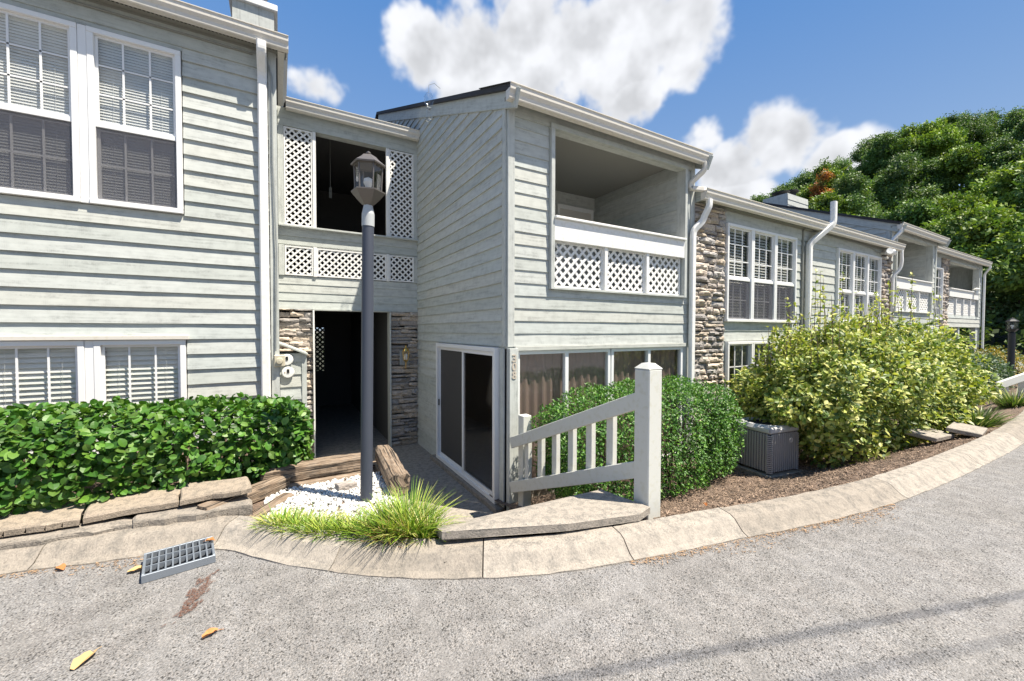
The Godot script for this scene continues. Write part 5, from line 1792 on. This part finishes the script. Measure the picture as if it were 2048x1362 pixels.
	tag(gr, "white gravel round the foot of the blue lamp post", "gravel")
	var fs := mi("field_stone", slab([Vector2(0.42, -3.92), Vector2(0.55, -3.96), Vector2(0.6, -3.84), Vector2(0.44, -3.82)], 0.12, 0.07, Vector2(0, 0.05)), M.stone1, self)
	tag(fs, "grey stone lying in the white gravel behind the lamp post", "stone")
	# broken ledge along the kerb, left
	rng.seed = 620
	for q in [["cracked flat ledge slab at the left picture edge under the hedge", [Vector2(-3.3, -4.02), Vector2(-3.3, -4.5), Vector2(-1.25, -4.24), Vector2(-1.2, -3.86)], 0.205, Vector2(0.015, -0.06), 0.05], ["long broken ledge slab in the middle below the hedge", [Vector2(-1.19, -3.87), Vector2(-1.22, -4.22), Vector2(-0.70, -4.16), Vector2(-0.665, -3.84)], 0.225, Vector2(0.04, -0.07), 0.05], ["raised ledge slab beside the planter's dark timbers", [Vector2(-0.655, -3.81), Vector2(-0.69, -4.14), Vector2(-0.24, -3.98), Vector2(-0.20, -3.74)], 0.26, Vector2(0.09, -0.08), 0.045], ["thin broken stone under the ledge at the left picture edge", [Vector2(-2.6, -3.88), Vector2(-2.6, -4.1), Vector2(-0.95, -3.92), Vector2(-0.9, -3.76)], 0.135, Vector2(0.0, 0.0), 0.05], ["crumbling mortar block under the raised ledge slab", [Vector2(-0.9, -3.74), Vector2(-0.92, -3.98), Vector2(-0.24, -3.86), Vector2(-0.19, -3.62)], 0.16, Vector2(0.02, 0.01), 0.08]]:
		var o := mi("ledge_slab", slab(q[1], q[2], q[4], q[3]), M["ledge_stone" if q[2] > 0.18 else "concrete_old"], self)
		tag(o, q[0], "slab", "broken ledge slabs")
	# drain grate
	var dg := thing("drain_grate", "steel drain grate with thirty openings standing proud of the asphalt", "drain", Vector3(-0.57, 0.0, -3.29))
	dg.rotation = Vector3(0.05, 0.17, 0.0)
	var gw := 0.34
	var gdp := 0.27
	b = MB.new()
	for q in [[Vector3(0, 0.03, -gdp * 0.5), Vector3(gw + 0.016, 0.05, 0.014)], [Vector3(0, 0.03, gdp * 0.5), Vector3(gw + 0.016, 0.05, 0.014)], [Vector3(-gw * 0.5, 0.03, 0), Vector3(0.014, 0.05, gdp - 0.016)], [Vector3(gw * 0.5, 0.03, 0), Vector3(0.014, 0.05, gdp - 0.016)]]:
		b.box(q[0], q[1], Basis.IDENTITY, 0.002)
	mi("frame", b.done(), M.iron, dg)
	one_box("pit", Vector3(0, 0.006, 0), Vector3(gw - 0.012, 0.006, gdp - 0.012), M.iron_dark, dg)
	for k in range(1, 10): one_box("bar", Vector3(-gw * 0.5 + gw * k / 10.0, 0.038, 0), Vector3(0.008, 0.034, gdp - 0.014), M.iron, dg)
	for k in range(1, 3): one_box("bar", Vector3(0, 0.0425, -gdp * 0.5 + gdp * k / 3.0), Vector3(gw - 0.014, 0.03, 0.009), M.iron, dg)
	# fallen leaves on the asphalt
	rng.seed = 640
	var lf := [["curled orange leaf alone on the open asphalt", Vector3(-0.31, 0.003, -2.42), 0.075, "dry_leaf", 0.4], ["torn yellow leaf near the lower left picture corner", Vector3(-0.78, 0.003, -2.51), 0.11, "dry_leaf_pale", 1.2], ["orange leaf lying by the kerb left of the drain grate", Vector3(-1.2, 0.003, -3.56), 0.08, "dry_leaf", 2.2], ["dry leaf wedged against the left side of the drain grate", Vector3(-0.78, 0.003, -3.3), 0.09, "dry_leaf_pale", 0.1], ["brown leaf on the back corner of the drain grate", Vector3(-0.42, 0.065, -3.36), 0.06, "dry_leaf", 2.9], ["small brown leaf on the mulch beside the newel post", Vector3(2.95, 0.1, -2.0), 0.06, "dry_leaf", 1.0]]
	for q in lf:
		var o := thing("fallen_leaf", q[0], "leaf", q[1], "fallen leaves")
		o.rotation.y = q[4]
		var m := MB.new()
		var L: float = q[2]
		var out := []
		for k in 14:
			var a := TAU * k / 14
			var r := L * 0.5 * (0.75 + 0.35 * rng.randf())
			out.append(Vector3(cos(a) * r, 0.018 * absf(sin(a)) + rng.randf() * 0.008, sin(a) * r * 0.55))
		for k in 14: m.tri(Vector3(0, 0.004, 0), out[(k + 1) % 14], out[k])
		m.tube([Vector3(L * 0.45, 0.006, 0), Vector3(L * 0.75, 0.002, 0.01)], 0.0015, 0.001, 4)
		mi("blade", m.done(), M[q[3]], o)
	# unseen cables added behind the camera, a guess, to lay shadow across the asphalt
	for k in 2:
		var oc := thing("added_shadow_cable", ["nearer unseen cable added high above the road for its shadow", "second unseen cable added beside the first for its shadow"][k], "cable", Vector3(3.34, 7.0, 1.21 + 0.24 * k))
		var cp := []
		for j in 21:
			var f := (j - 10) / 10.0
			cp.append(Vector3(19.0 * f, 0.22 * f * f, 6.27 * f))
		b = MB.new()
		b.tube(cp, 0.011 - 0.004 * k, 0.011 - 0.004 * k, 6)
		mi("strand", b.done(), M.black, oc)
	for k in 2:  # unseen poles added only to hold those cables up
		var up := thing("added_cable_pole", ["unseen wooden pole added at the left end of the cables", "unseen wooden pole added at the right end of the cables"][k], "pole", Vector3(3.34, -0.1, 1.33) + Vector3(19.0, 0, 6.27) * (-1.0 if k == 0 else 1.0))
		b = MB.new()
		b.lathe(Vector3.ZERO, [[0.15, 0.0], [0.11, 7.8], [0.0, 7.82]], 12)
		mi("shaft", b.done(), M.bark, up)
	# brown stain of wet clay on the asphalt
	var sw := 256
	var im := Image.create(sw, sw, false, Image.FORMAT_RGBA8)
	fn.seed = 71; fn.frequency = 0.022; fn.fractal_octaves = 5
	for y in sw:
		for x in sw:
			var u := x / float(sw) - 0.5
			var v := y / float(sw) - 0.5
			var cx := 0.16 * sin(v * 5.0)
			var dd := 1.0 - (pow((u - cx) / 0.18, 2.0) + pow(v / 0.40, 2.0)) + fn.get_noise_2d(x, y) * 2.1
			var al := clampf((dd - 0.1) * 3.0, 0.0, 1.0) * clampf(0.55 + fn.get_noise_2d(x * 5.0, y * 5.0) * 1.4, 0.0, 1.0)
			im.set_pixel(x, y, Color(0.40, 0.27, 0.20, al * 0.9))
	var sm := mat("clay_stain", Color(1, 1, 1), 0.95)
	sm.albedo_texture = ImageTexture.create_from_image(im)
	sm.transparency = BaseMaterial3D.TRANSPARENCY_ALPHA
	b = MB.new()
	b.quad(Vector3(-0.15, 0, 0.26), Vector3(0.15, 0, 0.26), Vector3(0.15, 0, -0.26), Vector3(-0.15, 0, -0.26), Vector2(0, 1), Vector2(1, 1), Vector2(1, 0), Vector2(0, 0))
	var so := mi("clay_stain", b.done(), sm, self)
	so.position = Vector3(-0.42, 0.0055, -2.84)
	so.rotation.y = -0.55
	tag(so, "reddish brown clay stain on the asphalt in front of the drain", "stain")
	# air conditioner
	var ac := thing("air_conditioner", "dark grey louvred air conditioner between the two hedges", "air conditioner", Vector3(6.23, -0.52, -3.28))
	ac.rotation.y = -0.14
	var S := 0.60
	var Hh := 0.58
	one_box("pad", Vector3(0, -0.03, 0), Vector3(S + 0.12, 0.08, S + 0.12), M.concrete_old, ac, 0.006)
	var ab := MB.new()
	ab.box(Vector3(0, Hh * 0.5 + 0.02, 0), Vector3(S - 0.03, Hh - 0.02, S - 0.03))
	mi("core", ab.done(), M.iron_dark, ac)
	for side in 4:
		var ba := Basis(Vector3.UP, side * PI / 2)
		var rib := MB.new()
		for k in 13:
			var x := -S * 0.5 + 0.05 + (S - 0.1) * k / 12.0
			rib.box(ba * Vector3(x, Hh * 0.5 + 0.02, S * 0.5 - 0.004), Vector3(0.021, Hh - 0.05, 0.024), ba)
		for k in 18:
			rib.box(ba * Vector3(0, 0.05 + (Hh - 0.08) * k / 17.0, S * 0.5 - 0.014), Vector3(S - 0.08, 0.007, 0.012), ba)
		mi("louvre_panel", rib.done(), M.ac_grey, ac)
		var cp := MB.new()
		for k in 20:
			cp.box(ba * Vector3(S * 0.5 - 0.03, 0.04 + (Hh - 0.07) * k / 19.0, S * 0.5 - 0.03), Vector3(0.075, 0.014, 0.075), ba * Basis(Vector3.UP, PI / 4))
		mi("corner_louvres", cp.done(), M.ac_grey, ac)
	var tp := MB.new()
	for side in 4:
		var ba := Basis(Vector3.UP, side * PI / 2)
		tp.box(ba * Vector3(0, Hh + 0.045, S * 0.5 - 0.03), Vector3(S + 0.02, 0.09, 0.075), ba, 0.02)
	tp.lathe(Vector3(0, Hh + 0.05, 0), [[0.33, 0.0], [0.30, 0.05], [0.265, 0.055], [0.25, 0.0]], 24)
	mi("top_rim", tp.done(), M.ac_top, ac)
	var fg := MB.new()
	for k in 9: 
		var r := 0.03 + 0.026 * k
		var ring := []
		for j in 25: ring.append(Vector3(cos(TAU * j / 24) * r, Hh + 0.07, sin(TAU * j / 24) * r))
		fg.tube(ring, 0.003, 0.003, 4)
	for k in 12: fg.tube([Vector3(0, Hh + 0.075, 0), Vector3(cos(TAU * k / 12) * 0.26, Hh + 0.07, sin(TAU * k / 12) * 0.26)], 0.003, 0.003, 4)
	mi("fan_guard", fg.done(), M.iron_dark, ac)
	var bd := MB.new()
	bd.lathe(Vector3.ZERO, [[0.036, 0.0], [0.036, 0.006], [0.026, 0.008], [0.026, 0.005], [0.0, 0.005]], 18)
	var bg := mi("badge", bd.done(), M.ac_top, ac)
	bg.rotation.x = PI / 2
	bg.position = Vector3(0.13, Hh * 0.80, S * 0.5 + 0.002)
	# stepping slabs at the far kerb
	for q in [["pale stepping slab by the kerb in front of the striped grass clump", Vector3(8.55, 0.09, -1.72), 0.62, 0.1], ["pale stepping slab half under the yellow-green shrub", Vector3(8.05, 0.03, -1.98), 0.55, -0.1]]:
		var o := one_box("stepping_slab", Vector3.ZERO, Vector3(q[2], 0.06, 0.34), M.concrete, self, 0.008)
		o.position = q[1]
		o.rotation = Vector3(0.1, q[3], 0.0)
		tag(o, q[0], "slab", "stepping slabs")
	# clear feeder hung from the rake of the near bay
	var fd := thing("bird_feeder", "clear glass bird feeder hanging by the near bay's sloping roof edge", "bird feeder", Vector3(2.3, 5.17, -6.9))
	b = MB.new()
	b.lathe(Vector3.ZERO, [[0.045, 0.0], [0.048, 0.02], [0.045, 0.17], [0.03, 0.19]], 14)
	b.lathe(Vector3(0, 0.2, 0), [[0.02, 0.0], [0.06, 0.06], [0.085, 0.13], [0.085, 0.19], [0.06, 0.24], [0.02, 0.26]], 16)
	mi("bottle", b.done(), M.glass, fd)
	b = MB.new()
	b.lathe(Vector3(0, 0.185, 0), [[0.035, 0.0], [0.04, 0.01], [0.03, 0.025]], 12)
	b.lathe(Vector3(0, -0.012, 0), [[0.05, 0.0], [0.05, 0.014]], 12)
	b.tube([Vector3(0, 0.46, 0), Vector3(0, 0.6, 0), Vector3(0.1, 0.66, 0), Vector3(0.21, 0.6, 0)], 0.004, 0.004, 5)
	mi("hanger", b.done(), M.plate, fd)

func planting() -> void:
	var greens := [Color(0.05, 0.15, 0.018), Color(0.07, 0.185, 0.022), Color(0.09, 0.22, 0.026), Color(0.04, 0.12, 0.016), Color(0.13, 0.26, 0.032)]
	var kinds := {"leaf_gloss": greens, "leaf": [Color(0.09, 0.15, 0.03), Color(0.24, 0.28, 0.06), Color(0.36, 0.37, 0.11), Color(0.14, 0.20, 0.04)]}
	for m in kinds:
		for k in 4:
			var n := mat("big_%s_%d" % [m, k], Color(kinds[m][k].r, kinds[m][k].g, kinds[m][k].b).linear_to_srgb(), 0.46)
			n.backlight_enabled = true; n.backlight = lin(0.35, 0.4, 0.15)
			n.cull_mode = BaseMaterial3D.CULL_DISABLED
	var round_leaf := leaf(0.066, 0.05, 0.22, 5)
	var small_leaf := leaf(0.042, 0.023, 0.3, 2)
	var long_leaf := leaf(0.085, 0.044, 0.22)
	hedge("clipped_hedge", "clipped round-leaved green hedge in front of the left house", Vector3(-1.55, 0.06, -4.72), Vector3(1.78, 0.37, 0.62), 15000, round_leaf, "leaf_gloss", greens + [Color(0.055, 0.13, 0.02), Color(0.12, 0.22, 0.035)], 701, 300, 0.05, 0.20, 5.0)
	# pale spent flowers on it
	var holly := [Color(0.055, 0.16, 0.022), Color(0.075, 0.20, 0.028), Color(0.045, 0.13, 0.018), Color(0.11, 0.25, 0.034), Color(0.15, 0.30, 0.04)]
	hedge("holly_hedge", "dense small-leaved green holly hedge below the bay's curtained windows", Vector3(4.22, -0.60, -3.72), Vector3(1.58, 0.70, 0.60), 30000, small_leaf, "leaf_gloss", holly, 702, 0, 0.09, 0.22, 3.4)
	var varieg := [Color(0.15, 0.22, 0.04), Color(0.45, 0.48, 0.11), Color(0.58, 0.56, 0.18), Color(0.24, 0.32, 0.06), Color(0.09, 0.15, 0.032), Color(0.38, 0.43, 0.085)]
	var sh := hedge("variegated_shrub", "large yellow-green variegated shrub spreading before the linking wing", Vector3(9.0, -0.5, -3.0), Vector3(2.75, 1.02, 1.0), 36000, long_leaf, "leaf", varieg, 703, 300, 0.34, 0.5, 2.4, "shrub", 1.5)
	# upright shoots with sparse leaves
	rng.seed = 704
	var sm := MB.new()
	var xf := []
	var cc := []
	for k in 110:
		var x := rng.randf_range(-2.6, 2.6)
		var z := rng.randf_range(-0.7, 0.5)
		var y0 := 1.4 + 0.55 * (1.0 - x * x / 7.5)
		var l := rng.randf_range(0.2, 0.75) + (0.5 if rng.randf() < 0.2 else 0.0)
		var top := Vector3(x + rng.randf_range(-0.15, 0.15), y0 + l, z + rng.randf_range(-0.1, 0.1))
		sm.tube([Vector3(x, y0 - 0.5, z), Vector3(x, y0, z).lerp(top, 0.5) + Vector3(0.03, 0, 0), top], 0.006, 0.002, 4)
		for j in int(l * 24.0):
			var f := rng.randf()
			xf.append(Transform3D(leaf_basis((rdir() + Vector3(0, 0.3, 0)).normalized(), (Vector3.UP + rdir() * 0.5).normalized()).scaled_local(Vector3.ONE * rng.randf_range(0.55, 0.95)), Vector3(x, y0, z).lerp(top, f)))
			var c: Color = varieg[rng.randi() % 3 + 1] * 1.1
			c.a = 1
			cc.append(c)
	mi("shoots", sm.done(), M.bark, sh).set_meta("kind", "stuff")
	multi("shoot_leaves", long_leaf, M.leaf, xf, cc, sh)
	hedge("variegated_shrub", "small yellow-green shrub leaning over the air conditioner", Vector3(7.15, -0.35, -3.75), Vector3(0.62, 0.62, 0.5), 3600, long_leaf, "leaf", varieg, 705, 0, 0.14, 0.3, 2.2, "shrub", 2.0)
	hedge("flowering_shrub", "blue-green flowering shrub beyond the big shrub near the black lamp post", Vector3(16.2, -0.8, -3.4), Vector3(2.2, 0.85, 0.8), 9000, long_leaf, "leaf", [Color(0.06, 0.11, 0.055), Color(0.09, 0.15, 0.075), Color(0.045, 0.09, 0.04), Color(0.13, 0.19, 0.10)], 706, 0, 0.16, 0.35, 2.4, "shrub", 1.5)
	hedge("flowering_shrub", "yellow-orange flowering shrub behind the black lamp post", Vector3(20.8, -0.7, -3.6), Vector3(1.4, 0.8, 0.8), 4500, long_leaf, "leaf", [Color(0.35, 0.27, 0.04), Color(0.10, 0.15, 0.05), Color(0.42, 0.30, 0.05), Color(0.08, 0.13, 0.04)], 707, 0, 0.16, 0.3, 2.4, "shrub", 1.5)
	hedge("garden_shrub", "sunlit yellow-green shrub glimpsed through the passage lattice", Vector3(1.2, -1.0, -18.6), Vector3(2.2, 1.8, 0.8), 3500, long_leaf, "leaf", varieg, 708, 0, 0.2, 0.4, 2.6, "shrub", 1.3)
	# monkey grass along the planter kerb
	rng.seed = 720
	var bl := blade(0.008)
	var lime := [Color(0.19, 0.33, 0.035), Color(0.29, 0.42, 0.05), Color(0.13, 0.25, 0.03), Color(0.40, 0.48, 0.08), Color(0.52, 0.49, 0.16)]
	var spots := []
	for k in 26:
		var x := -0.06 + 0.60 * k / 25.0
		spots.append([Vector3(x, 0.05, kz(x) - 0.36 - rng.randf() * 0.07), 0.075, 60, rng.randf_range(0.13, 0.22), lime])
	grass("border_grass", "low lime-green border grass along the planter kerb left of the lamp post", Vector3.ZERO, spots, bl)
	grass("border_grass", "tall bright clump of border grass right of the lamp post", Vector3.ZERO, [[Vector3(0.78, 0.05, -2.80), 0.12, 420, 0.36, lime], [Vector3(0.66, 0.05, -2.86), 0.12, 330, 0.30, lime], [Vector3(0.86, 0.05, -2.68), 0.07, 180, 0.26, lime], [Vector3(0.62, 0.05, -2.72), 0.05, 70, 0.2, [Color(0.35, 0.18, 0.06), Color(0.42, 0.25, 0.09)]]], bl)
	var striped := [Color(0.10, 0.17, 0.05), Color(0.07, 0.13, 0.035), Color(0.42, 0.42, 0.26), Color(0.16, 0.22, 0.06)]
	for q in [["striped grass clump beside the pale stepping slabs", Vector3(9.7, -0.05, -1.85), 0.42], ["striped grass clump under the far grey handrail", Vector3(12.9, -0.05, -1.95), 0.5], ["small striped grass clump at the right foot of the big shrub", Vector3(11.3, -0.15, -2.4), 0.35]]:
		grass("striped_grass", q[0], q[1], [[Vector3.ZERO, q[2] * 0.6, 420, q[2], striped]], blade(0.02))
	# mulch chips lying on the near bed
	rng.seed = 730
	fn.seed = 3; fn.frequency = 0.35; fn.fractal_octaves = 4
	var cm := MB.new()
	cm.box(Vector3.ZERO, Vector3(1.0, 0.16, 0.3))
	var cmesh := cm.done()
	xf = []
	cc = []
	for k in 9000:
		var x := 2.5 + 6.5 * pow(rng.randf(), 1.3)
		var z := rng.randf_range(kz(x) - 0.3, -3.4)
		var s := rng.randf_range(0.012, 0.05)
		xf.append(Transform3D((Basis(Vector3.UP, rng.randf() * TAU) * Basis(Vector3.RIGHT, rng.randfn() * 0.4) * Basis(Vector3.BACK, rng.randfn() * 0.35)).scaled_local(Vector3(s, s * 0.7, s * 0.6)), Vector3(x, soil_y(x, z) + 0.012, z)))
		var v := rng.randf_range(0.35, 1.5)
		cc.append(Color(0.25 * v, 0.18 * v, 0.13 * v))
	var lx := []
	var lc := []
	for k in 1500:
		var u := rng.randf()
		var x: float = lerpf(1.9, 4.6, u) if k % 3 else lerpf(-2.4, -0.4, u)
		var z := kz(x) + 0.005 + absf(rng.randfn()) * (0.035 + 0.05 * maxf(0.0, sin(x * 5.0)))
		var s2 := rng.randf_range(0.006, 0.022)
		lx.append(Transform3D((Basis(Vector3.UP, rng.randf() * TAU) * Basis(Vector3.RIGHT, rng.randfn() * 0.3)).scaled_local(Vector3(s2, s2 * 0.5, s2 * 0.7)), Vector3(x, 0.006, z)))
		var v2 := rng.randf_range(0.5, 1.2)
		lc.append(Color(0.40 * v2, 0.26 * v2, 0.15 * v2))
	var litter := multi("kerb_litter", cmesh, M.chip, lx, lc, self)
	tag(litter, "crumbs of dry leaf litter along the foot of the kerb", "litter")
	var chips := multi("mulch_chips", cmesh, M.chip, xf, cc, self)
	tag(chips, "brown wood chips scattered over the mulch bed", "mulch")

func hillside() -> void:
	fn.seed = 91; fn.frequency = 0.02; fn.fractal_octaves = 4
	var cols := []
	for i in 40:
		var c := []
		for j in 40:
			var x := 24.0 + 150.0 * i / 39.0
			var z := 40.0 - 170.0 * j / 39.0
			c.append(Vector3(x, -1.0 + 0.34 * clampf(x - 30.0, 0.0, 66.0) + 1.5 * fn.get_noise_2d(x * 3.0, z * 3.0) * clampf((x - 28.0) / 10.0, 0.0, 1.0) - (0.4 if x < 27.0 else 0.0), z))
		cols.append(c)
	structure("hill", strip_grid(cols, 0.1), M.forest_floor)
	var meshes := [clump_mesh(801, 16, 0.42, 0.26, 0.15), clump_mesh(802, 15, 0.42, 0.29, 0.17), clump_mesh(803, 18, 0.45, 0.23, 0.13)]
	var T := [[63.9, -37.7, 11.2, 3.6, 2], [62.1, -34.1, 11.9, 3.3, 0], [68.3, -33.5, 12.4, 3.8, 0], [73.2, -32.9, 13.1, 3.9, 2], [66.6, -27.6, 13.7, 3.6, 1], [75.9, -29.5, 13.8, 3.5, 2], [82.3, -28.1, 15.7, 4.2, 2], [79.0, -25.0, 15.5, 3.7, 0], [80.5, -22.7, 15.5, 4.2, 1], [82.0, -20.9, 15.1, 4.3, 1], [88.2, -20.6, 15.4, 3.2, 0], [95.4, -20.4, 15.2, 4.5, 2], [100.2, -18.7, 14.4, 3.5, 0], [99.5, -16.1, 13.4, 3.5, 2], [92.9, -13.2, 12.0, 4.1, 2], [97.2, -11.8, 11.2, 4.3, 1], [51.1, -27.5, 7.7, 3.7, 2], [55.4, -25.9, 9.7, 3.5, 2], [55.3, -22.6, 10.0, 3.3, 1], [57.6, -21.4, 11.6, 3.2, 2], [65.7, -21.0, 9.9, 3.1, 0], [67.3, -19.3, 11.9, 3.2, 2], [70.6, -17.7, 10.1, 2.9, 0], [70.1, -15.0, 10.7, 2.9, 1], [71.5, -12.4, 10.3, 2.9, 2], [74.3, -11.3, 8.3, 3.7, 0], [43.4, -18.3, 7.5, 3.3, 0], [46.0, -16.5, 7.5, 3.2, 1], [50.3, -15.7, 7.0, 2.6, 2], [49.4, -13.5, 7.9, 2.6, 0], [54.8, -12.6, 7.0, 2.9, 1], [58.3, -11.1, 6.8, 3.4, 1], [61.2, -9.6, 6.6, 3.3, 1], [62.7, -7.5, 6.0, 3.0, 0], [63.7, -26.3, 12.4, 2.0, 3], [41.0, -7.7, 7.0, 2.6, 1], [40.0, -6.0, 6.5, 2.8, 1], [38.0, -4.7, 5.5, 2.6, 1], [43.7, -9.6, 6.5, 2.8, 1]]
	var row := ["skyline", "mid-slope", "lower-slope", "foot-of-hill"]
	for k in T.size():
		var q: Array = T[k]
		var y: float = -1.0 + 0.34 * maxf(0.0, q[0] - 30.0)
		var lab: String
		if q[4] == 3: lab = "small orange autumn tree among the green ones on the hill"
		else:
			var r: String = row[0 if k < 16 else 1 if k < 26 else 2 if k < 34 else 3]
			var within: int = k if k < 16 else k - 16 if k < 26 else k - 26 if k < 34 else k - 34
			var nth := ["leftmost", "second", "third", "fourth", "fifth", "sixth", "seventh", "eighth", "ninth", "tenth", "eleventh", "twelfth", "thirteenth", "fourteenth", "fifteenth", "sixteenth"]
			lab = "%s %s tree, %s from the far chimney towards the lamp post" % [["dark green", "yellow-green", "blue-green"][q[4]], r, nth[within]]
		tree(Vector3(q[0], y, q[1]), q[2], q[3], q[4], 900 + k, meshes, lab)
	rng.seed = 960
	for k in 18:
		var x := 47.0 + 9.5 * (k % 6) + rng.randf_range(-3.0, 3.0)
		var z := -4.0 + 11.0 * int(k / 6.0) + rng.randf_range(-3.5, 3.5)
		var lab: String = "%s woodland tree past the right picture edge, %s along its row" % [["nearer", "middle", "farther"][int(k / 6.0)], ["first", "second", "third", "fourth", "fifth", "sixth"][k % 6]]
		tree(Vector3(x, -1.0 + 0.34 * (x - 30.0), z), rng.randf_range(8.0, 13.0), rng.randf_range(3.0, 4.2), k % 3, 960 + k, meshes, lab)
		rng.seed = 2000 + k
	# brush that closes the gaps low on the slope
	rng.seed = 990
	var xf := []
	var cc := []
	for k in 21000:
		var x := rng.randf_range(33.0, 95.0)
		var z := rng.randf_range(-42.0, 30.0)
		var y := -1.0 + 0.34 * maxf(0.0, x - 30.0) + rng.randf() * 1.8
		xf.append(Transform3D(Basis(rdir(), rng.randf() * TAU).scaled_local(Vector3.ONE * rng.randf_range(0.8, 1.6)), Vector3(x, y, z)))
		var v := rng.randf_range(0.5, 1.1)
		cc.append(Color(0.11 * v, 0.17 * v, 0.04 * v))
	var br := multi("undergrowth", meshes[1], M.leaf_far, xf, cc, self)
	tag(br, "green undergrowth between the trunks on the hillside", "undergrowth")
